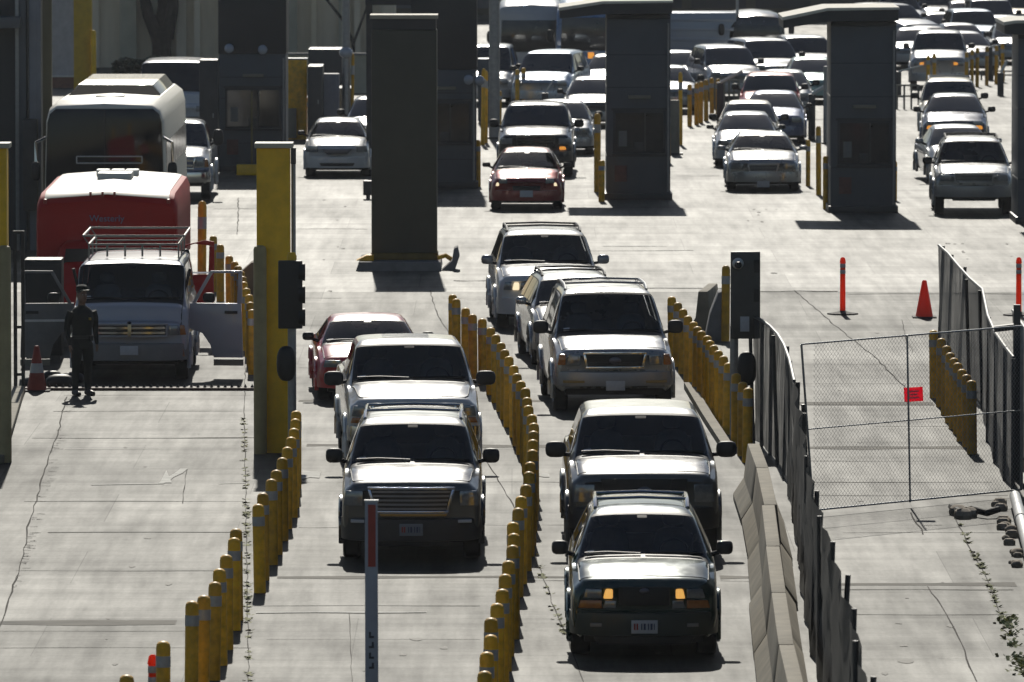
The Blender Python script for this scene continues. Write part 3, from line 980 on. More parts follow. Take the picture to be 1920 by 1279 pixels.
# ------------------------------------------------------------------ vehicles
def pchip(xk, yk, x):
    xk = np.asarray(xk, float)
    yk = np.asarray(yk, float)
    h = np.diff(xk)
    sh = (-1,) + (1,) * (yk.ndim - 1)
    dl = np.diff(yk, axis=0) / h.reshape(sh)
    n = len(xk)
    m = np.zeros_like(yk)
    if n == 2:
        m[:] = dl[0]
    else:
        for i in range(1, n - 1):
            a, b = dl[i - 1], dl[i]
            w1, w2 = 2 * h[i] + h[i - 1], h[i] + 2 * h[i - 1]
            with np.errstate(divide='ignore', invalid='ignore'):
                hm = (w1 + w2) / (w1 / a + w2 / b)
            m[i] = np.where(a * b > 0, hm, 0)
        m[0], m[-1] = dl[0], dl[-1]
    x = np.asarray(x, float)
    i = np.clip(np.searchsorted(xk, x, side='right') - 1, 0, n - 2)
    tt = ((x - xk[i]) / h[i]).reshape(sh)
    hh = h[i].reshape(sh)
    t2, t3 = tt * tt, tt ** 3
    return (2 * t3 - 3 * t2 + 1) * yk[i] + (t3 - 2 * t2 + tt) * hh * m[i] + (-2 * t3 + 3 * t2) * yk[i + 1] + (t3 - t2) * hh * m[i + 1]


class Surf:
    """car skin: u runs along the stations, t across (0 = centre of the top, +-8 = lower edges)"""

    def __init__(s, st, creases, bow):
        s.bow, s.w = bow, max(a[1] for a in st)
        s.n = len(st)
        K = np.zeros((s.n, 9, 3))
        for i, (y, w, zl, zb, zt, wt, cr) in enumerate(st):
            sec = [(0, zt), (.55 * wt, zt - .22 * cr), (wt - .07, zt - cr * .8), (wt, zt - cr - .045), (w * .958, zb), (w * .99, zb - .1), (w, zl + .45 * (zb - zl)), (w * .975, zl + .08), (w * .88, zl)]
            for k, (x, z) in enumerate(sec):
                K[i, k] = (x, y, z)
        s.K, s.cr = K, [0] + sorted(creases) + [s.n - 1]

    def bend(s, p):
        f = max(0.0, 1 - max(p[1], 0) / 1.1)
        return (p[0], p[1] + s.bow * min(1.3, (p[0] / s.w) ** 2) * f, p[2])

    def ev(s, us, ts):
        us = np.atleast_1d(us).astype(float)
        ts = np.atleast_1d(ts).astype(float)
        A = np.zeros((len(us), 9, 3))
        for c0, c1 in zip(s.cr[:-1], s.cr[1:]):
            k = (us >= c0) & (us <= c1)
            if k.any():
                A[k] = pchip(np.arange(c0, c1 + 1), s.K[c0:c1 + 1], us[k])
        out = np.zeros((len(us), len(ts), 3))
        for i in range(len(us)):
            v = np.zeros((len(ts), 3))
            a = np.abs(ts)
            lo = a <= 4
            if lo.any():
                v[lo] = pchip(np.arange(0, 5), A[i, :5], a[lo])
            if (~lo).any():
                v[~lo] = pchip(np.arange(4, 9), A[i, 4:], a[~lo])
            v[:, 0] *= np.sign(ts) + (ts == 0)
            out[i] = v
        f = np.clip(1 - np.maximum(out[..., 1], 0) / 1.1, 0, 1)
        out[..., 1] += s.bow * np.minimum(1.3, (out[..., 0] / s.w) ** 2) * f
        return out

    def grid(s, us, ts):
        return s.ev(us, ts)


def patch(sf, u0, u1, t0, t1, off, nu, nt, rnd=0.0, tp=1.0, ring=None):
    """raised panel lying on the skin"""
    e = 0.02
    mb = MB()
    pts = np.zeros((nu + 1, nt + 1, 3))
    for i in range(nu + 1):
        for j in range(nt + 1):
            a, b = 2 * i / nu - 1, 2 * j / nt - 1
            if ring:                                   # only a border is kept: widths given by the two inner limits
                a = {0: -1, 1: -ring[0], nu - 1: ring[0], nu: 1}.get(i, ring[0] * (2 * (i - 1) / (nu - 2) - 1))
                b = {0: -1, 1: -ring[1], nt - 1: ring[1], nt: 1}.get(j, ring[1] * (2 * (j - 1) / (nt - 2) - 1))
            a2, b2 = a * (1 - rnd * abs(b) ** 8), b * (1 - rnd * abs(a) ** 8)
            u, t = u0 + (u1 - u0) * (a2 + 1) / 2, t0 + (t1 - t0) * (b2 + 1) / 2
            t *= tp + (1 - tp) * i / nu
            q = sf.ev([u, min(u + e, sf.n - 1), max(u - e, 0)], [t, t + e, t - e])
            du, dt = q[1, 0] - q[2, 0], q[0, 1] - q[0, 2]
            nrm = np.cross(dt, du)
            l = np.linalg.norm(nrm)
            nrm = nrm / l if l > 1e-9 else np.array([0, 0, 1.0])
            c = q[0, 0]
            if np.dot(nrm, c - np.array([0, c[1], .6])) < 0:
                nrm = -nrm
            pts[i, j] = c + nrm * off
    mb.grid([[tuple(p) for p in r] for r in pts])
    if ring:
        keep = [k for k in range(nu * nt) if k // nt in (0, nu - 1) or k % nt in (0, nt - 1)]
        mb.f = [mb.f[k] for k in keep]
        mb.mi = [0] * len(mb.f)
    return mb


def cabin(sf, t, iC, iH, w, rw, yc, yh, cz, H, L, kind):
    """what one sees through the windshield: seats, dashboard, wheel, lining"""
    patch(sf, iH - .04, iH + 2.9, -2.75, 2.75, -.03, 6, 8).build('headliner', LINER, t)
    MB().prism([(-w * .84, cz - .32), (w * .84, cz - .32), (w * .80, cz - .05), (.1, cz - .02), (-w * .80, cz - .02)], yc + .22, yc + .62).build('dashboard', DASH, t, bevel=.02)
    y = yh + (.50 if kind != 'van' else .35)
    for sx in (-1, 1):
        s_ = MB().ellip((sx * w * .44, y + .08, cz - .12), (.25, .10, .36), 3.2, 14, 10).build('seat', FABRIC, t)
        MB().ellip((sx * w * .44, y + .13, min(cz + .34, H - .2)), (.13, .05, .095), 2.8, 12, 8).build('headrest', FABRIC, s_)
    if L > 4.3:
        MB().box(-w * .74, w * .74, y + .95, y + 1.1, .5, cz + .08).build('rear_bench', FABRIC, t, bevel=.05)
    MB().box(-w * .86, w * .86, yc + .3, min(L - .5, y + 1.4), .42, .5).build('cabin_floor', DASH, t)
    wh = MB().lathe([(.175, -.012), (.19, 0), (.175, .012), (.16, 0)], 20, (0, 0, 0), axis='y', closed=True)
    wh.box(-.17, .17, -.008, .008, -.02, .02)
    wh.xf(Matrix.Translation((w * .44, yc + .72, cz - .02)) @ Matrix.Rotation(math.radians(-25), 4, 'X'))
    wh.build('steering_wheel', DASH, t)


LOFT = {}


def fbox(sf, a0, b0, a1, b1, z0, z1, prot, back=.05, n=6):
    """block on the nose: a0..b0 wide at its foot, a1..b1 at its top, bowed like the nose"""
    mb = MB()
    F, B = [], []
    for z, a, b in ((z0, a0, b0), (z1, a1, b1)):
        F.append([sf.bend((a + (b - a) * k / n, -prot, z)) for k in range(n + 1)])
        B.append([sf.bend((a + (b - a) * k / n, back, z)) for k in range(n + 1)])
    mb.grid(F)
    mb.grid(B)
    mb.grid([F[0], B[0]])
    mb.grid([F[1], B[1]])
    mb.grid([[F[0][0], B[0][0]], [F[1][0], B[1][0]]])
    mb.grid([[F[0][-1], B[0][-1]], [F[1][-1], B[1][-1]]])
    return mb


def mirror_box(sx, x, y, z, r):
    return MB().ellip((sx * x, y, z), r, 3.2, 14, 8)


TYRES = {}


def wheel_parts(R, parent, x, y, detail=True):
    key = (round(R, 3),)
    sx = 1 if x > 0 else -1
    w = .115
    prof = [(R * .66, -w), (R * .93, -w), (R, -w * .75), (R, w * .75), (R * .93, w), (R * .66, w), (R * .66, w * .5), (R * .66, -w * .5)]
    o = MB().lathe(prof, 26, (x - sx * .125, y, R), axis='x', closed=True).build('wheel', RUBBER, parent)
    rm = MB()
    rm.lathe([(R * .665, -.1), (R * .665, .09), (R * .6, .07), (R * .56, .02), (R * .12, .05), (.01, .055)], 26, (0, 0, 0), axis='x')
    for k in range(6):
        a = 2 * math.pi * k / 6
        c, s_ = math.cos(a), math.sin(a)
        q = MB().box(.02, .075, R * .12, R * .61, -.035, .035)
        q.xf(Matrix.Rotation(a, 4, 'X'))
        rm.add(q.v, q.f)
    rm.xf(Matrix.Translation((x - sx * .125 + sx * .02, y, R)) @ Matrix.Diagonal((sx, 1, 1, 1)))
    rm.build('rim', ALLOY, o)
    return o


KINDS_ = {
    #          L     W    H    hz    cz    yc    yh   wt   zl   R
    'suv':    (4.7, 1.86, 1.80, 1.08, 1.24, 1.35, 2.08, .66, .30, .37),
    'sedan':  (4.6, 1.78, 1.44, .80, .97, 1.15, 2.05, .60, .22, .32),
    'pickup': (5.6, 2.00, 1.90, 1.14, 1.32, 1.35, 2.10, .68, .40, .40),
    'van':    (5.0, 2.02, 2.05, 1.03, 1.36, .52, 1.12, .78, .32, .36),
    'minivan': (4.8, 1.92, 1.75, .92, 1.12, 1.05, 1.95, .68, .26, .34),
}


def car(name, label, px, y0, kind, pm, yaw=0.0, far=False, group=None, **k):
    name = {'suv': 'suv', 'sedan': 'sedan', 'pickup': 'pickup_truck', 'van': 'cargo_van', 'minivan': 'minivan'}[kind]
    D = dict(zip(('L', 'W', 'H', 'hz', 'cz', 'yc', 'yh', 'wt', 'zl', 'R'), KINDS_[kind]))
    D.update({a: b for a, b in k.items() if a in D})
    L, W_, H, hz, cz, yc, yh, zl, R = (D[a] for a in ('L', 'W', 'H', 'hz', 'cz', 'yc', 'yh', 'zl', 'R'))
    w = W_ / 2
    rw = w * D['wt'] / .93 if D['wt'] > .5 else w * .68
    rw = w * D['wt'] * 1.12
    t = thing(name, label, {'pickup': 'pickup truck', 'suv': 'off-roader', 'sedan': 'car', 'van': 'van', 'minivan': 'minivan'}[kind], P(px, y0), math.radians(yaw), group)
    cr = .05
    belt = cz - .04
    zb = lambda zt: zt - cr - .07
    st = [(0.0, w * .90, zl + .08, hz - .24, hz - .12, w * .82, .03),
          (0.03, w * .945, zl + .05, hz - .19, hz - .055, w * .855, .035),
          (0.10, w * .972, zl + .03, hz - .15, hz - .012, w * .875, .04),
          (0.24, w * .985, zl + .02, hz - .12, hz + .012, w * .885, .04),
          (yc * .6, w * .995, zl, zb(hz + .74 * (cz - hz)) + .01, hz + .78 * (cz - hz), w * .895, .045),
          (yc, w, zl, belt - .05, cz, w * .905, .05)]
    iC = 5
    ym = (yc + yh) / 2
    hr = H - .07
    st += [(ym, w, zl, belt - .015, (cz + hr) / 2 + .018, (w * .905 + rw * 1.03) / 2 + .008, .045), (yh, w, zl, belt, hr, rw * 1.03, .035)]
    iH = 7
    creases = [iC]
    if kind in ('suv', 'minivan', 'van'):
        st += [(yh + .3, w, zl, belt, H - .015, rw * 1.0, .045), (yh + (L - yh) * .45, w, zl, belt, H, rw, .05), (L - .55, w * .99, zl, belt, H - .02, rw * .98, .05),
               (L - .22, w * .98, zl + .03, belt, H - .07, rw * .95, .05), (L - .06, w * .96, zl + .08, belt - .04, belt + .12, rw * 1.05, .05), (L, w * .92, zl + .12, belt - .1, belt - .0, rw * 1.0, .04)]
        sides = [(iC + .9, iH + 1.0), (iH + 1.1, iH + 2.0), (iH + 2.1, iH + 3.2)]
    elif kind == 'sedan':
        yr = yh + 1.25
        tz = cz + .03
        st += [(yh + .3, w, zl, belt, H - .01, rw, .045), (yh + .75, w, zl, belt + .01, H, rw, .045), (yr, w, zl, belt + .02, H - .09, rw * .97, .045),
               (yr + .75, w * .99, zl, belt + .0, tz + .02, rw * 1.1, .05), (L - .25, w * .97, zl + .02, belt - .02, tz, rw * 1.12, .05), (L - .04, w * .93, zl + .08, belt - .1, tz - .06, rw * 1.08, .05),
               (L, w * .88, zl + .12, belt - .2, tz - .16, rw * 1.0, .04)]
        sides = [(iC + .9, iH + .95), (iH + 1.05, iH + 2.9)]
    else:
        cab = yh + D.get('cab', 1.55) if 'cab' not in k else yh + k['cab']
        bz = cz + .02
        st += [(yh + .3, w, zl, belt, H - .01, rw, .045), (cab - .25, w, zl, belt, H - .01, rw, .045), (cab, w, zl, belt, H - .09, rw * .97, .045),
               (cab + .05, w, zl, belt - .02, bz, w * .9, .02), (cab + .5, w, zl, belt - .02, bz, w * .9, .02), (L - .1, w * .99, zl + .05, belt - .03, bz - .01, w * .9, .02), (L, w * .97, zl + .1, belt - .08, bz - .06, w * .88, .02)]
        sides = [(iC + .9, iH + .9), (iH + 1.0, iH + 1.9)]
        creases += [iH + 3, iH + 4]
    sf = Surf(st, creases, k.get('bow', .16))
    # ---- body
    nper = 3 if far else 5
    us = np.unique(np.concatenate([np.linspace(i, i + 1, nper + 1 if i >= 3 else 4) for i in range(sf.n - 1)]))
    ts = np.concatenate([np.linspace(-8, -4, 9), np.linspace(-4, 4, 23 if far else 35)[1:-1], np.linspace(4, 8, 9)])
    c3 = 2.72
    holes = []
    if not far:
        holes = [(iC + .11, iH - .08, -c3 + .02, c3 - .02)]
        for sx in (-1, 1):
            for a_, b_ in sides:
                lo, hi = sorted((sx * 3.17, sx * 3.83))
                holes.append((a_ + .02, b_ - .02, lo, hi))
        us = np.unique(np.round(np.concatenate([us] + [[h[0], h[1]] for h in holes]), 5))
        ts = np.unique(np.round(np.concatenate([ts] + [[h[2], h[3]] for h in holes]), 5))
    G = sf.ev(us, ts)
    ax1, ax2 = .92 if kind != 'van' else .8, L - (.95 if kind != 'pickup' else 1.25)
    body = MB()
    n, m_ = G.shape[0], G.shape[1]
    body.v = [tuple(p) for p in G.reshape(-1, 3)]
    for i in range(n - 1):
        for j in range(m_ - 1):
            c = (G[i, j] + G[i + 1, j] + G[i, j + 1] + G[i + 1, j + 1]) / 4
            um, tm = (us[i] + us[i + 1]) / 2, (ts[j] + ts[j + 1]) / 2
            if any(h[0] < um < h[1] and h[2] < tm < h[3] for h in holes):
                continue
            if abs(ts[j]) >= 4.9 or abs(ts[j + 1]) >= 4.9:
                if any((c[1] - a) ** 2 + (c[2] - R) ** 2 < (R + .05) ** 2 for a in (ax1, ax2)):
                    continue
            body.f.append((i * m_ + j, i * m_ + j + 1, (i + 1) * m_ + j + 1, (i + 1) * m_ + j))
    for r_ in (0, n - 1):
        for j in range(m_ // 2):
            jj = m_ - 1 - j
            if jj - 1 > j:
                body.f.append((r_ * m_ + j, r_ * m_ + j + 1, r_ * m_ + jj - 1, r_ * m_ + jj))
    body.mi = [0] * len(body.f)
    body.build('body', pm, t, smooth=28)
    # ---- arches, underbody, wheels
    ub = MB().box(-w * .8, w * .8, .3, L - .3, zl - .04, zl + .3)
    ub.build('underbody', BLACK, t)
    for a in (ax1, ax2):
        for sx in (-1, 1):
            if not (far and a == ax2):
                wheel_parts(R, t, sx * (w * .99), a)
            arc = [(sx * (w * 1.0), a + (R + .055) * math.cos(q), R + (R + .055) * math.sin(q)) for q in np.linspace(-.35, math.pi + .35, 15)]
            MB().tube(arc, .04, 6).build('wheel_arch', k.get('arch', pm), t)
    # ---- glass
    ws = patch(sf, iC + .03, iH - .02, -c3 - .1, c3 + .1, .004, 8, 14, .02, ring=not far and (.86, .955))
    ws.build('window_seal', SEAL, t)
    g_ = patch(sf, iC + .10, iH - .07, -c3, c3, .009, 8, 14, .03).build('windshield', k.get('glass', GLASS) if far else CLEAR, t)
    if not far:
        cabin(sf, t, iC, iH, w, rw, yc, yh, cz, H, L, kind)
    if not far:
        patch(sf, iC + .16, iC + .30, -1.75, -1.45, .012, 1, 1).build('window_sticker', PLATE, t)
        patch(sf, iH - .42, iH - .28, -.16, .16, .011, 2, 2, .06).build('rear_view_mirror', SEAL, t)
        patch(sf, iH - .24, iH - .09, -2.5, 2.5, .011, 2, 10, .05).build('shade_band', SEAL, t)
        for x0_, x1_ in ((-.62, -.02), (.02, .66)):
            q = MB()
            T = lambda x, f: sf.ev([iC + f], [x * 4.0 * .75])[0, 0] + np.array([0, -.02, .02])
            q.tube([T(x1_ if x0_ < 0 else x0_, .07), T((x0_ + x1_) / 2, .16), T(x0_ if x0_ < 0 else x1_, .2)], .011, 5)
            q.build('wiper', BLACK, t)
        cow = patch(sf, iC - .28, iC + .1, -2.7, 2.7, .006, 2, 12).build('cowl', BLACK, t)
    for sx in (-1, 1):
        for a, b in sides:
            patch(sf, a - .03, b + .03, sx * 3.08, sx * 3.93, .003, 8, 4, .03, ring=not far and (.9, .8)).build('window_seal', SEAL, t)
            patch(sf, a, b, sx * 3.14, sx * 3.86, .007, 6, 3, .04).build('side_window', GLASS if far else CLEAR_D, t)
    # ---- bonnet panel and seams
    if not far:
        patch(sf, 2.6, iC - .3, -2.62, 2.62, .007, 10, 14, .02, tp=k.get('taper', 1.0)).build('bonnet', k.get('bonnet', pm), t)
        for sx in (-1, 1):
            MB().tube([sf.ev([u], [sx * 2.66 * (k.get('taper', 1.0) + (1 - k.get('taper', 1.0)) * (u - 2.6) / (iC - 2.9))])[0, 0] + np.array([0, 0, .004]) for u in np.linspace(2.6, iC - .3, 9)], .011, 5).build('bonnet_seam', SEAL, t)
    if kind == 'pickup':
        patch(sf, iH + 4.1, sf.n - 2.0, -2.6, 2.6, .006, 4, 8).build('bed_liner', BLACK, t)
    # ---- mirrors
    mz, mr = k.get('mirror', (cz + .10, (.115, .08, .09)))
    for sx in (-1, 1):
        o = mirror_box(sx, w + mr[0] * .85 + .02, yc + .42, mz, mr).build('mirror', k.get('mirror_mat', BLACK), t)
        MB().tube([(sx * (w * .86), yc + .46, belt), (sx * (w + mr[0] * .5), yc + .43, mz - mr[2] * .6)], .03, 6).build('mirror_arm', BLACK, o)
    # ---- front
    gr = k.get('grille')
    if gr:
        wb, wtp, z0, z1, bars, gm, sm = gr
        gg = fbox(sf, -wb, wb, -wtp, wtp, z0, z1, .012, n=8).build('grille', gm, t, bevel=.004)
        if sm:
            e = .035
            q = MB()
            for (A0, A1, Z0, Z1, a1, b1) in ((-wb - e, wb + e, z0 - e, z0, -wb - e, wb + e), (-wtp - e, wtp + e, z1, z1 + e, -wtp - e, wtp + e)):
                r2 = fbox(sf, A0, A1, a1, b1, Z0, Z1, .035, n=8)
                q.add(r2.v, r2.f)
            for sx in (-1, 1):
                lo, hi = sorted((sx * wb, sx * (wb + e)))
                lo2, hi2 = sorted((sx * wtp, sx * (wtp + e)))
                r2 = fbox(sf, lo, hi, lo2, hi2, z0, z1, .034, n=1)
                q.add(r2.v, r2.f)
            q.build('grille_surround', sm, gg, bevel=.006)
        if bars:
            nb, horiz, bm_ = bars
            q = MB()
            if horiz:
                for i in range(nb):
                    f = (i + .5) / nb
                    z = z0 + (z1 - z0) * f
                    ww = wb + (wtp - wb) * f - .01
                    fbox(sf, -ww, ww, -ww, ww, z - (z1 - z0) / nb * .22, z + (z1 - z0) / nb * .22, .028, n=8).build('grille_slat', bm_, gg)
            else:
                for i in range(nb):
                    f = (i + .5) / nb * 2 - 1
                    fbox(sf, wb * f - .02, wb * f + .02, wtp * f - .02, wtp * f + .02, z0, z1, .03, n=1).build('grille_slat', bm_, gg)
            pass
    if k.get('emblem'):
        ez, er, em = k['emblem']
        MB().ellip((0, -.04, ez), (er, .02, er * .6), 2).build('badge', em, t)
    for nm, lst in (('headlight', k.get('head', [])), ('turn_signal', k.get('sig', [])), ('fog_light', k.get('fog', []))):
        for it in lst:
            xa, xb, z0, z1, m2 = it[:5]
            sides_ = it[5] if len(it) > 5 else (-1, 1)
            for sx in sides_:
                a, b = sorted((sx * xa, sx * xb))
                fbox(sf, a, b, a + (.0 if sx > 0 else .03), b - (.03 if sx > 0 else 0), z0, z1, .02 if nm != 'headlight' else .016, n=4).build(nm, m2, t, bevel=.03 if m2 in (LIT, LITW, LITA) else .012)
    for it in k.get('extra', []):
        nm, xa, xb, xa1, xb1, z0, z1, m2, pr = it
        fbox(sf, xa, xb, xa1, xb1, z0, z1, pr, n=8).build(nm, m2, t, bevel=.01)
    bp = k.get('bumper')
    if bp:
        z0, z1, bm_, pr = bp
        rows = []
        for dz, dp in ((0, -.05), (.03, 0), (.5, .012), (.97, 0), (1.0, -.04)):
            row = []
            for a in np.linspace(-math.pi / 2, math.pi / 2, 25):
                x = (w * 1.0 + dp * .5) * math.copysign(abs(math.sin(a)) ** .55, math.sin(a))
                y = -pr - dp + .62 * (1 - abs(math.cos(a)) ** .55) + sf.bow * .55 * (x / w) ** 2
                row.append((x, y, z0 + (z1 - z0) * dz))
            rows.append(row)
        back = [(x * .93, y + .12, z) for x, y, z in rows[-1]]
        back0 = [(x * .93, y + .12, z) for x, y, z in rows[0]]
        bb = MB().grid([back0] + rows + [back]).build('front_bumper', bm_, t, smooth=50)
        for it in k.get('on_bumper', []):
            nm, xa, xb, z0_, z1_, m2 = it
            for sx in (-1, 1) if xa > 0 else (1,):
                a, b = sorted((sx * xa, sx * xb))
                fbox(sf, a, b, a, b, z0_, z1_, pr + .022, n=4).build(nm, m2, bb, bevel=.008)
    if k.get('plate'):
        pz, pp, style = k['plate']
        pl = fbox(sf, -.155, .155, -.155, .155, pz - .078, pz + .078, pp + .02, back=-pp - .005, n=1).build('licence_plate', k.get('plate_mat', PLATE), t, bevel=.004)
        if style:
            ink = [(-.125, -.105, PLATE_RED), (-.095, -.075, PLATE_RED), (-.04, -.025, PLATE_INK), (-.01, .015, PLATE_INK), (.04, .055, PLATE_INK), (.07, .095, PLATE_INK), (.11, .12, PLATE_INK)]
            for a, b, m2 in ink:
                fbox(sf, a, b, a, b, pz - .035, pz + .04, pp + .024, back=-pp - .0201, n=1).build('plate_mark', m2, pl)
    # ---- roof rails
    if k.get('rack'):
        rm = k['rack']
        lo, hi = iH + 1.0, iH + 3.0
        bars_ = []
        for sx in (-1, 1):
            pts = []
            for u in np.linspace(lo, hi, 10):
                p = sf.ev([u], [sx * 2.15])[0, 0]
                f = (u - lo) / (hi - lo)
                pts.append(p + np.array([0, 0, .065 * min(1, 6 * min(f, 1 - f)) + .002]))
            MB().tube(pts, .026, 7).build('roof_rail', rm, t)
        for u in (lo + .55, hi - .5):
            a = sf.ev([u], [-2.12, 2.12])[0] + np.array([0, 0, .07])
            MB().tube([a[0], (a[0] + a[1]) / 2 + np.array([0, 0, .02]), a[1]], .02, 6).build('roof_crossbar', rm, t)
    return t, sf, D


BUMPB = mat('bumper_plastic', (.028, .03, .032), .5, var=.15)
BUMPG = mat('bumper_green', (.012, .026, .023), .42, coat=.15, var=.1)
PALE = paint('pale_silver', (.36, .375, .39), .3, .3)
SILVER = paint('silver', (.33, .34, .35), .5, .29)
WHITE = paint('white', (.56, .57, .58), .0, .25)
VANW = paint('van_white', (.36, .38, .43), 0, .4)  # bluish white, darker than the plain white paint
STEELS = paint('steel_silver', (.11, .113, .118), .5, .28)
PEWTER = paint('pewter', (.10, .105, .105), .4, .33)
CHAMP = paint('champagne', (.44, .41, .35), .5, .32)
GREY = paint('grey', (.20, .215, .23), .35, .33)
DGREEN = paint('dark_green', (.012, .04, .034), .35, .22)
CHAR = paint('charcoal', (.035, .038, .045), .4, .25)
RED = paint('red', (.48, .02, .025), .0, .3)
DRED = paint('dark_red', (.22, .02, .02), .3, .3)
BLUE = paint('blue', (.09, .12, .22), .4, .3)
LBLUE = paint('ice_blue', (.38, .45, .53), .5, .3)
CREAM = paint('cream', (.55, .52, .42), .1, .35)
TRUCKRED = mat('truck_red', (.42, .010, .008), .55, coat=.0, var=.1, scale=1, spec=.25)

# --- near queue, right lane
car('green_suv', 'dark green off-roader in front with its inner headlamps lit amber', 1208, 1240, 'suv', DGREEN, 0, W=1.76, L=4.5, H=1.67, hz=.99, cz=1.13, yc=1.2, yh=1.98, wt=.62, zl=.24, R=.35,
    bonnet=DGREEN, rack=CHROME, mirror=(1.2, (.10, .07, .085)), head=[(.37, .485, .735, .85, LIT), (.50, .72, .74, .85, LENS)], sig=[(.50, .78, .62, .715, AMBER), (.33, .49, .62, .715, LENS)],
    plate=(.42, .13, True), bumper=(.30, .58, BUMPG, .10), on_bumper=[('fog_light', .50, .64, .41, .455, mat('fog_lens', (.2, .2, .2), .25, .2))], emblem=(.83, .06, mat('dull_badge', (.12, .12, .14), .3, .7)),
    extra=[('grille', -.3, .3, -.3, .3, .66, .88, BLACK, .012), ('lower_intake', -.55, .55, -.6, .6, .2, .3, BLACK, .06)])
car('pickup_truck', 'dark grey pickup truck with a wide black grille behind the green off-roader', 1208, 1053, 'pickup', PEWTER, .6, W=2.02, H=1.9, hz=1.19, cz=1.32, yc=1.3, yh=2.08, wt=.68, cab=2.0,
    mirror=(1.36, (.14, .08, .11)), grille=(.50, .58, .82, 1.10, (3, False, BLACK), BLACK, None), head=[(.66, .94, .78, 1.02, LENS)], emblem=(.94, .1, mat('dull_badge', (.12, .12, .14), .3, .7)),
    bumper=(.42, .72, BUMPB, .12), bonnet=STEELS, plate=(.6, .15, False))
car('silver_suv', 'big silver off-roader with an oval chrome grille behind the dark pickup', 1153, 777, 'suv', SILVER, 3.0, W=1.97, L=5.2, H=1.95, hz=1.09, cz=1.24, yc=1.35, yh=2.1, wt=.66, zl=.34, R=.39,
    rack=STEEL, mirror=(1.32, (.13, .08, .11)), grille=(.44, .48, .78, .98, (2, True, BLACK), SEAL, CHROME), head=[(.56, .78, .80, .98, LENS)], sig=[(.80, .93, .80, .98, AMBER)],
    bumper=(.46, .70, mat('dull_chrome', (.30, .31, .34), .38, .6, var=.1), .12), on_bumper=[('bumper_trim', .5, .85, .52, .56, mat('amber_strip', (.3, .2, .06), .4))], plate=(.48, .15, False), emblem=(.88, .1, mat('dull_badge', (.12, .12, .14), .3, .7)))
car('silver_wagon', 'silver estate car half hidden behind the big silver off-roader', 1096, 690, 'suv', SILVER, 4.5, W=1.78, L=4.6, H=1.55, hz=.88, cz=1.05, yc=1.15, yh=1.95, wt=.62, zl=.24, R=.34, rack=BLACK,
    mirror=(1.1, (.1, .07, .07)), mirror_mat=SILVER, bumper=(.3, .55, SILVER, .08), head=[(.5, .78, .66, .78, LENS)])
car('white_suv', 'white silver off-roader with one headlamp lit leading the queue into the second lane', 1030, 620, 'suv', WHITE, 2.5, W=1.97, L=4.8, H=1.8, hz=1.06, cz=1.20, yc=1.2, yh=2.0, wt=.68, zl=.28, R=.37,
    rack=BLACK, mirror=(1.25, (.115, .08, .09)), mirror_mat=GREY, grille=(.36, .40, .72, .90, (3, True, CHROME), BLACK, mat('satin_chrome', (.4, .4, .42), .3, .9)), head=[(.46, .56, .76, .90, LENS), (.70, .86, .76, .91, LENS), (.565, .69, .76, .90, LITW, (-1,)), (.565, .69, .76, .90, LENS, (1,))],
    bumper=(.30, .62, WHITE, .10), fog=[(.58, .72, .42, .5, BLACK)], plate=(.5, .13, False))
# --- near queue, left lane
car('explorer_suv', 'silver off-roader with a barred chrome grille and roof rails behind the raised barrier arm', 771, 1057, 'suv', PEWTER, 0, W=1.87, L=4.9, H=1.8, hz=1.10, cz=1.24, yc=1.3, yh=2.05, wt=.67, zl=.30, R=.38,
    bonnet=STEELS, taper=.78, rack=CHROME, mirror=(1.30, (.115, .08, .10)), grille=(.46, .54, .70, .98, (5, True, mat('grille_bar', (.2, .22, .27), .3, .6)), BLACK, mat('blue_chrome', (.35, .40, .55), .2, .9)), head=[(.64, .90, .76, .96, LENS)],
    on_bumper=[('fog_light', .62, .80, .545, .585, PLATE)], bumper=(.30, .60, BUMPB, .10), arch=CHAR, plate=(.46, .12, True), plate_mat=mat('grey_plate', (.2, .22, .25), .5),
    extra=[('amber_strip', -.40, .46, -.42, .48, .635, .668, mat('ochre_trim', (.5, .27, .05), .4), .10), ('lower_intake', -.5, .5, -.5, .5, .24, .35, BLACK, .05)])
car('ford_like_pickup', 'light silver pickup truck with square lamps over amber signals in the left queue', 777, 892, 'pickup', WHITE, 3.0, W=2.0, H=1.92, hz=1.17, cz=1.34, yc=1.25, yh=2.0, wt=.70, cab=1.6, L=5.9,
    taper=.66, bonnet=WHITE, mirror=(1.34, (.15, .08, .11)), grille=(.60, .60, .86, 1.05, (2, True, CHROME), GREY, CHROME), head=[(.68, .93, .88, 1.04, LENS)], sig=[(.68, .95, .78, .865, AMBER)], bumper=(.50, .74, CHROME, .14), plate=(.62, .16, False))
car('red_sedan', 'low red car mostly hidden behind the light silver pickup', 697, 757, 'sedan', RED, 3.0, W=1.8, H=1.35, L=4.7, hz=.8, cz=.95, yc=1.25, yh=2.05, wt=.63, mirror=(1.02, (.1, .07, .07)), bumper=(.25, .5, RED, .08), head=[(.5, .8, .6, .72, LENS)],
    glass=mat('pale_glass', (.05, .065, .065), .08, coat=.3))
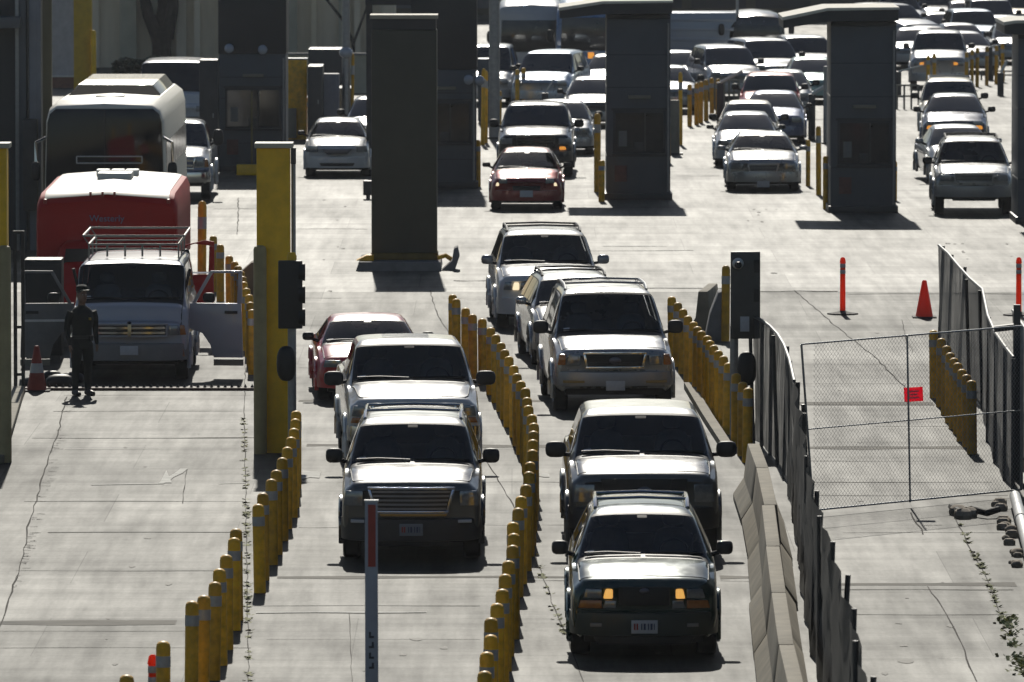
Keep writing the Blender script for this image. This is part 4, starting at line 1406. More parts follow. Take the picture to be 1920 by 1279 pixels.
# --- white van with open doors
vt, vsf, vD = car('white_van', 'white cargo van with roof rack and both front doors open beside the officer', 243, 716, 'van', VANW, 0, W=2.02, mirror=(1.9, (.001, .001, .001)),
                  grille=(.62, .62, .80, .97, (2, True, CHROME), BLACK, mat('grey_trim', (.3, .31, .34), .4, .3)), head=[(.68, .86, .80, .97, LENS)], sig=[(.865, .97, .80, .97, AMBER)],
                  bumper=(.36, .66, mat('grey_bumper', (.2, .2, .2), .5, var=.1), .12), plate=(.55, .16, False), fog=[(.62, .95, .43, .56, mat('orange_smear', (.4, .18, .1), .5, var=.5, scale=14), (1,))],
                  extra=[('grille_cross', -.03, .03, -.03, .03, .78, .99, mat('brass_chrome', (.5, .45, .3), .3, .8), .05)], emblem=(1.02, .04, BLACK))
for sx in (-1, 1):
    d = MB()
    out = [(0, 1.32), (.16, 1.28), (.42, 1.86), (.50, 1.88), (.90, 1.88), (.93, .34), (.40, .34), (.36, .55), (.22, .78), (0, .86)]
    d.prism(out, 0, .06)
    # cut the window: build as frame pieces instead of a solid sheet
    d = MB()
    d.prism([(0, 1.30), (.90, 1.30), (.93, .36), (.42, .36), (.36, .58), (.22, .78), (0, .86)], 0, .07)
    d.prism([(.04, 1.301), (.10, 1.301), (.40, 1.82), (.36, 1.86)], .01, .06)
    d.prism([(.36, 1.861), (.38, 1.821), (.92, 1.821), (.92, 1.87)], .01, .06)
    d.prism([(.83, 1.301), (.915, 1.301), (.915, 1.820), (.85, 1.820)], .01, .06)
    d.xf(Matrix.Diagonal((sx, 1, 1, 1)))
    d.xf(Matrix.Rotation(math.radians(-8 * sx), 4, 'Z'))
    d.xf(Matrix.Translation((sx * 1.0, .95, 0)))
    dm = d.build('door', VANW if sx > 0 else mat('door_inner_grey', (.17, .17, .17), .6, var=.15), vt, bevel=.008)
    h = MB().box(.62, .84, -.035, .0, 1.12, 1.17)
    h.xf(Matrix.Translation((sx * 1.0, .95, 0)) @ Matrix.Rotation(math.radians(-8 * sx), 4, 'Z') @ Matrix.Diagonal((sx, 1, 1, 1)))
    h.build('handle', BLACK, dm)
    q = MB().ellip((.36, -.1, 1.40), (.11, .06, .09), 3)
    q.xf(Matrix.Translation((sx * 1.0, .95, 0)) @ Matrix.Rotation(math.radians(-8 * sx), 4, 'Z') @ Matrix.Diagonal((sx, 1, 1, 1)))
    q.build('mirror', BLACK, dm)
    q = MB().box(.42, .93, .0, .08, .22, .33)
    q.xf(Matrix.Translation((sx * 1.0, .95, 0)) @ Matrix.Rotation(math.radians(-8 * sx), 4, 'Z') @ Matrix.Diagonal((sx, 1, 1, 1)))
    q.build('step', GREYPOST, dm)
    if sx < 0:
        q = MB().box(.05, .9, -.02, -.0005, .98, 1.02)
        q.xf(Matrix.Translation((sx * 1.0, .95, 0)) @ Matrix.Rotation(math.radians(-8 * sx), 4, 'Z') @ Matrix.Diagonal((sx, 1, 1, 1)))
        q.build('door_trim', WHITEP, dm)
# roof rack of the van
rk = MB()
yf, yr_ = 1.75, 4.4
for z, ins in ((2.27, .0), (2.42, -.1)):
    a = .78 - ins
    rk.tube([(-a, yf, z), (-a, yr_, z)], .02, 6)
    rk.tube([(a, yf, z), (a, yr_, z)], .02, 6)
    rk.tube([(-a, yf, z), (a, yf, z)], .02, 6)
    rk.tube([(-a, yr_, z), (a, yr_, z)], .02, 6)
for y in np.linspace(yf, yr_, 3):
    rk.tube([(-.78, y, 2.2), (.78, y, 2.2)], .012, 6)
    for x in (-.78, .78):
        rk.tube([(x, y, 2.02), (x, y, 2.27)], .016, 6)
        rk.tube([(x, y, 2.27), (x * 1.128, y, 2.42)], .012, 6)
for x in (-.46, -.15, .15, .46):
    rk.tube([(x, yf, 2.06), (x, yf, 2.27)], .02, 6)
rk.build('roof_rack', mat('rack_steel', (.24, .23, .20), .5, .4, var=.2), vt)

# --- middle distance
N = dict(far=True)
car('red_hatchback', 'dark red car with both headlamps lit crossing the open plaza', 987, 396, 'sedan', DRED, -.5, W=1.74, H=1.43, L=4.1, hz=.82, cz=.98, yc=1.05, head=[(.46, .68, .66, .78, LENS), (.66, .74, .60, .68, LITW)], bumper=(.24, .5, DRED, .08), mirror=(1.05, (.1, .07, .06)),
    grille=(.3, .34, .42, .6, None, BLACK, None), plate=(.42, .12, False), fog=[(.5, .62, .34, .4, BLACK)], bonnet=paint('rose_red', (.4, .08, .08), .4, .3))
car('dark_pickup', 'black pickup truck right behind the dark red car', 1004, 333, 'pickup', CHAR, -1, W=1.96, H=1.88, hz=1.14, cz=1.3, cab=1.9, mirror=(1.34, (.13, .08, .11)), grille=(.46, .5, .8, 1.06, (3, True, CHAR), BLACK, CHAR), head=[(.6, .9, .86, 1.02, LENS)],
    sig=[(.62, .8, .72, .8, LITA, (1,))], bumper=(.42, .7, CHAR, .12), **N)
car('silver_sedan', 'silver sedan at the head of the lane between the two slate booths', 1431, 360, 'sedan', SILVER, -.8, W=1.85, H=1.43, hz=.84, cz=1.0, mirror=(1.04, (.11, .07, .06)), mirror_mat=GREY, grille=(.32, .36, .52, .68, (4, True, GREY), BLACK, mat('satin_chrome', (.4, .4, .42), .3, .9)), head=[(.5, .82, .56, .72, LENS)],
    bumper=(.24, .5, SILVER, .08), plate=(.2, .12, False), fog=[(.55, .7, .3, .37, BLACK)], glass=mat('pale_glass', (.05, .065, .065), .08, coat=.3))
car('white_hatchback', 'white hatchback just behind the silver sedan', 1400, 315, 'sedan', WHITE, -1, W=1.72, H=1.42, L=4.2, mirror=(1.03, (.1, .07, .06)), head=[(.48, .78, .6, .74, LENS)], bumper=(.24, .5, WHITE, .08), grille=(.3, .34, .55, .68, None, BLACK, None), **N)
car('old_white_car', 'older cream white car behind the white hatchback with a plain pale roof', 1404, 297, 'sedan', CREAM, -1.5, W=1.74, H=1.5, head=[(.48, .78, .6, .74, LENS)], bumper=(.24, .5, CREAM, .08), **N)
car('blue_sedan', 'slate blue car with an amber front plate behind the old cream car', 1451, 272, 'sedan', BLUE, -2, W=1.78, H=1.46, hz=.86, cz=1.02, plate=(.5, .12, False), plate_mat=mat('amber_plate', (.5, .25, .08), .5, var=.4, scale=20), head=[(.5, .8, .64, .78, LENS)], bumper=(.26, .52, BLUE, .08), mirror=(1.06, (.1, .07, .07)), **N)
car('red_suv', 'bright red off-roader behind the slate blue car', 1443, 253, 'suv', paint('bright_red', (.42, .03, .03), .1, .3), -2, W=1.8, H=1.74, head=[(.5, .8, .8, .95, LENS)], bumper=(.35, .6, BLACK, .1), **N)
car('silver_offroader', 'silver off-roader with high ground clearance at the far right', 1826, 405, 'suv', SILVER, -1.5, W=1.88, L=4.6, H=1.78, hz=1.05, cz=1.2, wt=.64, zl=.42, R=.39, rack=BLACK, mirror=(1.24, (.12, .08, .09)),
    grille=(.42, .44, .82, .98, (4, True, GREY), BLACK, SILVER), head=[(.54, .82, .82, .97, LENS)], bumper=(.44, .72, GREY, .12), fog=[(.5, .6, .5, .58, LENS)], extra=[('skid_plate', -.5, .5, -.55, .55, .36, .46, BLACK, .06)])
car('grey_sedan', 'grey sedan half hidden behind the silver off-roader', 1809, 346, 'sedan', GREY, 3, W=1.8, H=1.44, mirror=(1.05, (.11, .07, .07)), mirror_mat=GREY, head=[(.5, .8, .62, .76, LENS)], bumper=(.25, .5, GREY, .08), **N)
car('dark_crossover', 'dark blue grey crossover with amber lamps lit behind the grey sedan', 1790, 286, 'sedan', paint('dark_blue_grey', (.07, .08, .105), .5, .25), -2.5, W=1.85, H=1.56, hz=.9, cz=1.08, mirror=(1.14, (.11, .07, .08)), head=[(.52, .8, .72, .86, LENS)], sig=[(.56, .78, .64, .76, LITA)],
    grille=(.3, .36, .62, .78, None, BLACK, None), bumper=(.28, .52, CHAR, .08), far=True)
car('cream_suv', 'cream off-roader with a low roof rack behind the dark crossover', 1781, 262, 'suv', CREAM, -2.5, W=1.78, H=1.68, rack=STEEL, hz=.96, cz=1.1, head=[(.5, .8, .7, .84, LENS)], bumper=(.3, .55, CREAM, .08), far=True)
car('white_sedan', 'white sedan just left of the olive pillar', 632, 333, 'sedan', WHITE, .3, W=1.7, H=1.47, L=4.4, hz=.86, cz=1.02, mirror=(1.1, (.1, .07, .06)), head=[(.5, .8, .66, .82, LENS)], grille=(.26, .4, .6, .74, None, mat('dull_badge', (.12, .12, .14), .3, .7), None), bumper=(.24, .54, WHITE, .07),
    fog=[(.56, .7, .32, .40, BLACK)], extra=[('lower_intake', -.42, .42, -.46, .46, .30, .38, BLACK, .09)])
car('white_hatchback', 'second white car behind the white sedan cut by the olive pillar', 704, 287, 'sedan', WHITE, 0, W=1.74, H=1.5, head=[(.5, .8, .64, .8, LENS)], bumper=(.24, .54, WHITE, .07), **N)
car('white_pickup', 'white and blue pickup truck behind the coach', 318, 378, 'pickup', WHITE, 0, W=2.0, H=1.92, mirror=(1.5, (.13, .08, .2)), grille=(.56, .6, .82, 1.06, (2, True, CHROME), BLUE, CHROME), head=[(.66, .84, .86, 1.04, LENS)], sig=[(.85, .96, .84, 1.04, AMBER)], bumper=(.46, .72, CHROME, .12),
    extra=[('blue_valance', -.95, .95, -.97, .97, .72, .82, BLUE, .03)], far=True)
car('white_van', 'white high roofed van far behind the coach', 323, 262, 'van', WHITE, 0, H=2.25, head=[(.68, .86, .8, .97, LENS)], bumper=(.36, .66, GREYPOST, .12), **N)
car('silver_sedan', 'silver car to the right behind the black pickup', 1052, 292, 'sedan', SILVER, -1, W=1.8, H=1.46, head=[(.5, .8, .62, .76, LENS)], bumper=(.25, .5, SILVER, .08), plate=(.3, .12, False), **N)
car('grey_car', 'grey car with a bright bonnet partly behind the slate grey booth', 1112, 241, 'sedan', PEWTER, -1.5, W=1.8, H=1.46, mirror=(1.05, (.1, .07, .07)), head=[(.5, .8, .62, .76, LENS)], bumper=(.25, .5, SILVER, .08), **N)
car('white_minivan', 'ice blue minivan turning behind the black pickup', 1012, 203, 'minivan', LBLUE, -9, head=[(.55, .85, .7, .84, LENS)], bumper=(.28, .55, LBLUE, .08), mirror=(1.2, (.11, .08, .08)), **N)
car('white_sedan', 'white car with a bright bonnet squeezed left of the slate grey booth roof', 1142, 189, 'sedan', PALE, -3, head=[(.5, .8, .62, .76, LENS)], bumper=(.25, .5, WHITE, .08), **N)
car('white_van', 'white van whose side shows beside the grey light pole', 902, 200, 'minivan', PALE, -4, W=1.95, H=1.9, head=[(.55, .85, .7, .84, LENS)], bumper=(.28, .55, WHITE, .08), **N)
# --- far rows
for nm, lab, px, y0, kd, pm, yw, kw in [
    ('silver_sedan', 'silver sedan leftmost in the far row between the slate booths', 1308, 181, 'sedan', SILVER, 14, {}),
    ('silver_minivan', 'silver minivan with a sunroof in the far row between the slate booths', 1381, 189, 'minivan', SILVER, 8, dict(W=1.84, H=1.72)),
    ('grey_minivan', 'grey minivan right of the silver minivan with a sunroof', 1464, 175, 'minivan', GREY, 12, {}),
    ('white_suv', 'white off-roader at the left edge of the right slate booth, upper one', 1526, 172, 'suv', PALE, 6, {}),
    ('teal_sedan', 'pale teal car under the white off-roader at the right slate booth', 1530, 196, 'sedan', paint('pale_teal', (.30, .45, .44), .3, .3), 2, {}),
    ('white_suv', 'white off-roader with amber lamps lit behind the row of ochre bollards', 1760, 168, 'suv', PALE, -3, dict(W=1.95, H=1.9, sig=[(.5, .66, .8, .92, LITA)], hz=1.1, cz=1.3)),
    ('white_sedan', 'white sedan against the right wall of the right slate booth', 1714, 131, 'sedan', PALE, -3, {}),
    ('silver_sedan', 'silver sedan right of the white off-roader with amber lamps', 1831, 139, 'sedan', SILVER, 9, {}),
    ('grey_sedan', 'grey sedan behind the silver sedan in the far right queue', 1822, 121, 'sedan', GREY, 9, {}),
    ('blue_suv', 'ice blue off-roader at the top of the far right queue', 1836, 112, 'suv', LBLUE, 4, dict(W=1.95)),
    ('dark_sedan', 'charcoal sedan behind the white off-roader with amber lamps', 1757, 127, 'sedan', CHAR, 6, {}),
    ('grey_suv', 'blue grey off-roader turned aside at the top of the right queue', 1732, 98, 'suv', GREY, 28, {}),
    ('white_sedan', 'white car under the far right canopy, upper one', 1896, 104, 'sedan', PALE, 4, {}),
    ('white_sedan', 'white car under the far right canopy, lower one', 1912, 122, 'sedan', PALE, 4, {}),
    ('silver_suv', 'silver off-roader highest at the left of the far right queue', 1700, 78, 'suv', SILVER, 8, {}),
    ('white_minivan', 'white minivan high up behind the ice blue off-roader', 1866, 84, 'minivan', PALE, 3, {}),
    ('grey_sedan', 'grey car between the turned off-roader and the ice blue off-roader', 1784, 97, 'sedan', GREY, 8, {}),
    ('dark_suv', 'dark off-roader at the very top of the far right queue', 1772, 70, 'suv', CHAR, 6, {}),
    ('silver_sedan', 'silver car at the top edge above the ice blue off-roader', 1822, 72, 'sedan', SILVER, 4, {}),
    ('champagne_suv', 'champagne off-roader at the top edge near the right canopy', 1905, 76, 'suv', CHAMP, 3, {}),
    ('blue_sedan', 'blue car at the top edge beside the far grey building', 1738, 62, 'sedan', BLUE, 6, {}),
    ('white_sedan', 'small white car deep in the queue left of the second slate booth canopy', 1492, 150, 'sedan', WHITE, 8, {}),
    ('grey_suv', 'grey off-roader behind the row of far cars between the slate booths', 1425, 142, 'suv', GREY, 8, {}),
    ('silver_sedan', 'silver car close against the right wall of the first slate booth', 1262, 214, 'sedan', SILVER, 4, {}),
    ('white_suv', 'white off-roader between the shuttle bus and the slate booth', 1085, 158, 'suv', PALE, -6, {}),
    ('grey_sedan', 'dark grey car hidden low behind the red off-roader', 1468, 224, 'sedan', GREY, -2, {}),
]:
    kw = dict(kw)
    kw.setdefault('head', [(.5, .8, .66, .8, LENS)] if kd == 'sedan' else [(.52, .82, .78, .93, LENS)])
    kw.setdefault('bumper', (.28, .55, pm, .08))
    car(nm, lab, px, y0, kd, pm, yw, True, None, **kw)


# ------------------------------------------------------------------ coaches and trucks
def rounded_box(mb, x0, x1, y0, y1, z0, z1):
    return mb.box(x0, x1, y0, y1, z0, z1)


def big_wheels(t, w, ys, R=.5):
    for y in ys:
        for sx in (-1, 1):
            wheel_parts(R, t, sx * w, y)


t = thing('coach', 'tall white coach with a huge dark windshield behind the red box truck', 'coach', P(197, 518))
w, L, H = 1.27, 12.0, 3.55
# lofted shell: raked windshield front
st = [(0.05, .93, 2.2), (0.0, .97, 1.2), (.0, .98, .55)]
shell = MB()


def coach_sec(y, zt, ins):
    x = w - ins
    return [(-x + .02, y, .35), (-x, y, 1.2), (-x + .015, y, 2.2), (-x + .04, y, zt - .35), (-x + .1, y, zt - .12), (-x + .26, y, zt), (0, y, zt + .05), (x - .26, y, zt), (x - .1, y, zt - .12), (x - .04, y, zt - .35), (x - .015, y, 2.2), (x, y, 1.2), (x - .02, y, .35)]


rows = [coach_sec(.0, H - .07, .03), coach_sec(.03, H - .02, .02), coach_sec(.15, H + .02, .01), coach_sec(.7, H + .05, 0), coach_sec(1.5, H + .06, 0), coach_sec(L - .3, H + .04, 0), coach_sec(L, H - .1, .05)]
shell.grid(rows)
shell.add(rows[0], [tuple(range(13))])
shell.add(rows[-1], [tuple(range(13))])
shell.build('body', mat('coach_cream', (.74, .71, .62), .5, var=.06), t, smooth=50)
gl = MB()
gl.prism([(-w + .03, .95), (w - .03, .95), (w - .05, 2.2), (w - .08, 3.2), (w - .13, 3.38), (w - .26, 3.49), (-w + .26, 3.49), (-w + .13, 3.38), (-w + .08, 3.2), (-w + .05, 2.2)], -.03, .03)
gl.build('windshield', mat('coach_glass', (.012, .013, .015), .05, spec=.35, rvar=.02), t, bevel=.01)
MB().box(-.012, .012, -.04, -.031, 1.0, 3.46).build('windshield_divider', SEAL, t)
f = MB()
for a, b in (((-.58, 2.36), (.98 - .2, 2.36)), ((-.58, 2.50), (.78, 2.50)), ((-.58, 2.36), (-.58, 2.50)), ((.78, 2.36), (.78, 2.50))):
    f.tube([(a[0], -.07, a[1]), (b[0], -.07, b[1])], .014, 6)
f.build('reflected_frame', WHITEP, t)  # thin white outline put on the glass in place of a reflection
for sx in (-1, 1):
    for k_ in range(6):
        a = .9 + k_ * 1.75
        MB().box(min(sx * (w - .06), sx * (w + .006)), max(sx * (w - .06), sx * (w + .006)), a, a + 1.66, 1.6, 2.75).xf(Matrix.Translation((-sx * .02, 0, 0))).build('side_window', mat('bronze_glass', (.05, .042, .03), .15, spec=.3), t)
    MB().tube([(sx * 1.2, .1, 2.9), (sx * 1.42, -.25, 2.8), (sx * 1.42, -.25, 2.4)], .035, 6).build('mirror_arm', CHROME, t)
    MB().ellip((sx * 1.42, -.26, 2.2), (.1, .07, .2), 3).build('mirror', BLACK, t)
# roof pod with dark sloping hatch
MB().prism([(-1.0, H + .02), (1.0, H + .02), (.8, H + .27), (-.8, H + .27)], 5.0, 11.4).build('roof_pod', CREAM, t, bevel=.03)
MB().add([(-.98, 4.2, H + .06), (.98, 4.2, H + .06), (.78, 4.98, H + .25), (-.78, 4.98, H + .25), (-.98, 4.98, H + .04), (.98, 4.98, H + .04)], [(0, 1, 2, 3), (0, 3, 4), (1, 5, 2), (3, 2, 5, 4), (0, 4, 5, 1)]).build('roof_hatch', mat('hatch_black', (.012, .012, .013), .9, spec=.03, var=.2), t)
MB().box(-.3, .3, 2.4, 2.9, H + .05, H + .13).build('roof_vent', CREAM, t, bevel=.02)
MB().box(-w, w, -.1, .3, .35, .9).build('front_bumper', GREY, t, bevel=.05)
big_wheels(t, w, (2.4, 8.6, 9.9))

t = thing('box_truck', 'red box truck with a cream roof behind the white van, its right door open', 'truck', P(201, 645))
w, L = 1.30, 6.2
bx = MB()


def box_sec(y, z, ins):
    x = w - ins
    return [(-x, y, 1.42), (-x, y, 2.2), (-x + .01, y, z - .2), (-x + .07, y, z - .06), (-x + .25, y, z), (0, y, z + .07), (x - .25, y, z), (x - .07, y, z - .06), (x - .01, y, z - .2), (x, y, 2.2), (x, y, 1.42)]


rows = [box_sec(.02, 2.5, .06), box_sec(.0, 2.57, .04), box_sec(.05, 2.64, .01), box_sec(.2, 2.74, 0), box_sec(.6, 2.8, 0), box_sec(L, 2.84, 0)]
bx.grid(rows)
bx.add(rows[0], [tuple(range(11))])
bx.add(rows[-1], [tuple(range(11))])
bx.build('cargo_box', TRUCKRED, t, smooth=45)
MB().box(-.5, .5, .3, 6.0, .6, 1.41).build('chassis', BLACK, t)
rf = MB()
rr = []
for y, z in ((.08, 2.665), (.2, 2.74), (.6, 2.8), (L - .05, 2.84)):
    x = w - .16
    rr.append([(-x, y, z - .015), (-x + .1, y, z + .006), (0, y, z + .078), (x - .1, y, z + .006), (x, y, z - .015)])
rf.grid(rr)
rf.build('roof_skin', mat('cream_roof', (.34, .325, .27), .45, var=.15, scale=2), t, smooth=50)
for x in (-.08, -.3, .14):
    MB().box(x - .02, x + .02, .0, .12, 2.70, 2.80).build('marker_light', REDREF, t, bevel=.01)
for sx in (-1, 1):
    MB().box(sx * 1.13 - .03, sx * 1.13 + .03, .0, .1, 2.58, 2.66).build('marker_light', REDREF, t, bevel=.01)
ac = MB().box(-.32, .32, 3.0, 3.9, 2.86, 3.0).build('roof_air_unit', WHITEP, t, bevel=.02)
for x in (-.28, 0, .27):
    MB().box(x - .12, x + .12, 4.3, 4.8, 2.88, 3.0).build('roof_vent', WHITEP, t, bevel=.015)
# lettering on the box
def lettering(body, size, x, y, z, m, parent, name='lettering'):
    cu = bpy.data.curves.new(name, 'FONT')
    cu.body = body
    cu.size = size
    cu.extrude = .003
    cu.align_x = 'CENTER'
    tmp = bpy.data.objects.new(name, cu)
    COL.objects.link(tmp)
    dg = bpy.context.evaluated_depsgraph_get()
    me = bpy.data.meshes.new_from_object(tmp.evaluated_get(dg))
    bpy.data.objects.remove(tmp)
    me.materials.clear()
    me.materials.append(m)
    o = bpy.data.objects.new(name, me)
    COL.objects.link(o)
    o.parent = parent
    o.location = (x, y, z)
    o.rotation_euler = (math.pi / 2, 0, 0)
    return o


LETTER = mat('pale_blue_lettering', (.17, .20, .29), .5)
lettering('Westerly', .17, .0, .003, 2.25, LETTER, t)
q = MB()
for k_ in range(9):
    q.box(-.33 + k_ * .058, -.295 + k_ * .058, -.003, .002, 2.135, 2.165 + .012 * (k_ % 3 == 0))
q.build('small_lettering', mat('dull_lettering', (.11, .085, .085), .5), t)
# cab in front of the box
cab = MB()


def cab_sec(y, z, wd):
    return [(-wd, y, .45), (-wd, y, 1.25), (-wd + .12, y, z - .12), (-wd + .25, y, z), (0, y, z + .03), (wd - .25, y, z), (wd - .12, y, z - .12), (wd, y, 1.25), (wd, y, .45)]


rows = [cab_sec(-1.05, 1.1, .9), cab_sec(-1.0, 1.18, .95), cab_sec(-.75, 1.32, .98), cab_sec(-.3, 1.85, .98), cab_sec(-.1, 1.9, .98), cab_sec(.1, 1.9, .98)]
cab.grid(rows)
cab.add(rows[0], [tuple(range(9))])
cab.build('cab', TRUCKRED, t, smooth=40)
MB().prism([(-.8, 1.36), (.8, 1.36), (.72, 1.78), (-.72, 1.78)], -.02, .02).xf(Matrix.Translation((0, -.55, 0)) @ Matrix.Rotation(0, 4, 'X')).build('windshield', GLASS, t)
dr = MB()
dr.prism([(0, 1.30), (.64, 1.30), (.66, .55), (0, .55)], 0, .07)
dr.prism([(0, 1.301), (.05, 1.301), (.14, 1.83), (.10, 1.86)], .01, .06)
dr.prism([(.10, 1.80), (.16, 1.85), (.5, 1.93), (.66, 1.90), (.66, 1.82), (.3, 1.86)], .011, .058)
dr.prism([(.55, 1.301), (.66, 1.301), (.66, 1.819), (.57, 1.819)], .01, .06)
dr.xf(Matrix.Translation((1.33, -.3, 0)) @ Matrix.Rotation(math.radians(-12), 4, 'Z'))
dm = dr.build('door', TRUCKRED, t, bevel=.01)
MB().box(1.33, 1.9, -.45, -.33, 1.32, 1.35).build('door_sill_trim', CHROME, dm)
MB().ellip((1.47, -.75, 1.60), (.085, .06, .19), 3).build('mirror', BLACK, t)
MB().tube([(1.0, -.6, 1.3), (1.44, -.74, 1.4), (1.47, -.74, 1.6)], .018, 6).build('mirror_arm', CHROME, t)
MB().box(-1.0, 1.0, -1.2, -1.06, .4, .7).build('front_bumper', CHROME, t, bevel=.03)
big_wheels(t, 1.05, (-.45, 4.6), .42)


def shuttle(name, label, cat, px, y0, w, L, H, body_m, wz0, wz1, glass_w, stripe=None, yaw=0):
    t = thing(name, label, cat, P(px, y0), math.radians(yaw))
    b = MB()

    def sec(y, z, ins):
        x = w - ins
        return [(-x, y, .35), (-x, y, 1.3), (-x + .06, y, z - .25), (-x + .2, y, z - .05), (-x + .4, y, z), (0, y, z + .05), (x - .4, y, z), (x - .2, y, z - .05), (x - .06, y, z - .25), (x, y, 1.3), (x, y, .35)]
    rows = [sec(0, H - .2, .06), sec(.05, H - .08, .02), sec(.3, H, 0), sec(L, H, 0)]
    b.grid(rows)
    b.add(rows[0], [tuple(range(11))])
    b.add(rows[-1], [tuple(range(11))])
    b.build('body', body_m, t, smooth=45)
    if glass_w:
        MB().prism([(-glass_w, wz0), (glass_w, wz0), (glass_w * .96, wz1), (-glass_w * .96, wz1)], -.03, .01).build('windshield', GLASS, t, bevel=.01)
        for sx in (-1, 1):
            MB().box(sx * w * .72 - .15, sx * w * .72 + .15, -.03, .01, .75, .95).build('headlight', LENS, t, bevel=.02)
            MB().ellip((sx * (w + .18), -.1, wz0 + .5), (.1, .07, .2), 3).build('mirror', BLACK, t)
    for sx in (-1, 1):
        MB().box(min(sx * (w - .12), sx * (w - .018)), max(sx * (w - .12), sx * (w - .018)), .8, L - .6, 1.45, H - .55).build('side_window', GLASS, t)
    MB().box(-w, w, -.1, .2, .35, .65).build('front_bumper', GREY, t, bevel=.03)
    if stripe:
        MB().box(-w - .004, w + .004, -.02, L * .9, .7, 1.05).build('stripe', stripe, t)
    big_wheels(t, w, (1.6, L - 1.8), .45)
    return t


BUSBLUE = paint('bus_blue', (.05, .14, .34), .1, .3)
shuttle('shuttle_bus', 'white shuttle bus with a wide black windshield left of the slate booth roof', 'bus', 996, 168, 1.2, 8, 2.85, paint('bus_grey_white', (.4, .42, .46), 0, .4), 1.25, 2.3, 1.02)
tt = shuttle('shuttle_bus', 'blue bus with one amber lamp under the slate booth roof', 'bus', 1108, 172, 1.18, 9, 2.9, BUSBLUE, 1.35, 2.45, 1.0)
MB().box(-.1, .1, -.07, -.01, 1.1, 1.3).build('amber_lamp', LITA, tt, bevel=.02)
TRL = paint('trailer_blue_grey', (.25, .29, .36), .2, .4)
t = thing('cargo_trailer', 'pale blue grey cargo trailer standing sideways behind the far cars', 'trailer', P(1316, 158))
MB().box(-1.25, 1.15, 0, 2.4, .55, 2.42).build('box', TRL, t, bevel=.03)
for z in (.75, 1.1, 1.45, 1.8, 2.12):
    MB().box(-1.26, 1.16, -.03, -.001, z, z + .12).build('rib', paint('trailer_dark_blue', (.10, .13, .24), .2, .4) if z < 1.2 else TRL, t, bevel=.008)
MB().box(1.16, 1.25, .2, .5, .6, 2.9).build('corner_post', STEEL, t)
big_wheels(t, 1.1, (1.2,), .4)
shuttle('box_van', 'dark box van beside the blue grey trailer', 'van', 1418, 158, 1.0, 6, 2.35, CHAR, 1.35, 2.0, .8)


# ------------------------------------------------------------------ barriers, fences, cones
def kx(pts):
    return [P(*p) for p in pts]


def lerp_path(path, d):
    for a, b in zip(path[:-1], path[1:]):
        l = (b - a).length
        if d <= l:
            return a.lerp(b, d / l), (b - a).normalized()
        d -= l
    return path[-1], (path[-1] - path[-2]).normalized()


PROF = [(-.29, 0), (.29, 0), (.29, .09), (.14, .32), (.085, .81), (-.085, .81), (-.14, .32), (-.29, .09)]


def jersey(label, a, b, group=None):
    L = (b - a).length - .03
    mb = MB()
    n = 4
    rows = [[(x, L * i / n, z) for x, z in PROF] for i in range(n + 1)]
    mb.grid([r + [r[0]] for r in rows])
    mb.add(rows[0], [tuple(range(8))])
    mb.add(rows[-1], [tuple(range(8))])
    o = mb.build('concrete_barrier', CONC, bevel=.012)
    o.location = a
    o.rotation_euler = (0, random.gauss(0, .006), math.atan2(-(b - a).x, (b - a).y))
    tag(o, label, 'barrier', group)
    return o


path = [Vector((2.98, 88, 0)), Vector((3.05, 95, 0)), Vector((3.15, 101, 0)), Vector((3.31, 108, 0)), Vector((3.42, 114, 0)), Vector((3.49, 119, 0)), Vector((3.47, 122.5, 0))]
d = 0.0
names = ['nearest concrete barrier at the lower edge right of the green off-roader', 'concrete barrier beside the front of the green off-roader', 'concrete barrier beside the rear of the green off-roader',
         'concrete barrier beside the dark grey pickup front', 'concrete barrier beside the dark grey pickup cab', 'farthest concrete barrier of the line beside the dark grey pickup']
for i, lab in enumerate(names):
    a, _ = lerp_path(path, d)
    b, _ = lerp_path(path, d + 6.0)
    jersey(lab, a + Vector((random.gauss(0, .012), 0, 0)), b + Vector((random.gauss(0, .012), 0, 0)), 'concrete barriers of the right lane')
    d += 6.05
# barrier end beside the bollards
a = P(1318, 628)
o = jersey('short grey concrete barrier end behind the bollards left of the signal box', a, a + Vector((.25, 2.6, 0)))
t = thing('concrete_block', 'grey concrete wedge left of the yellow post behind the signal box', 'block', P(1352, 640))
MB().prism([(-.3, 0), (.12, 0), (.12, .95), (-.05, .9), (-.2, .5)], 0, .8).build('wedge', CONC_D, t, bevel=.02)
t = thing('concrete_block', 'tan concrete wedge between the van door bollards and the tall yellow pillar', 'block', P(462, 600))
MB().prism([(-.28, .0), (.25, 0), (.25, 1.12), (.1, 1.1), (-.3, .75)], 0, .8).build('wedge', CONC, t, bevel=.02)
# kerb along bollard row
t = MB()
p0, p1, p2 = P(1300, 730), P(1336, 790), P(1372, 845)
for a, b in ((p0, p1), (p1, p2)):
    n_ = Vector(((b - a).y, -(b - a).x, 0)).normalized() * .16
    vs = [a, a + n_, b + n_, b]
    t.add(vs + [v + Vector((0, 0, .12)) for v in vs], [(0, 1, 2, 3), (4, 5, 6, 7), (0, 1, 5, 4), (1, 2, 6, 5), (2, 3, 7, 6), (3, 0, 4, 7)])
tag(t.build('kerb', CONC), 'narrow tan kerb along the foot of the bollards right of the big silver off-roader', 'kerb')


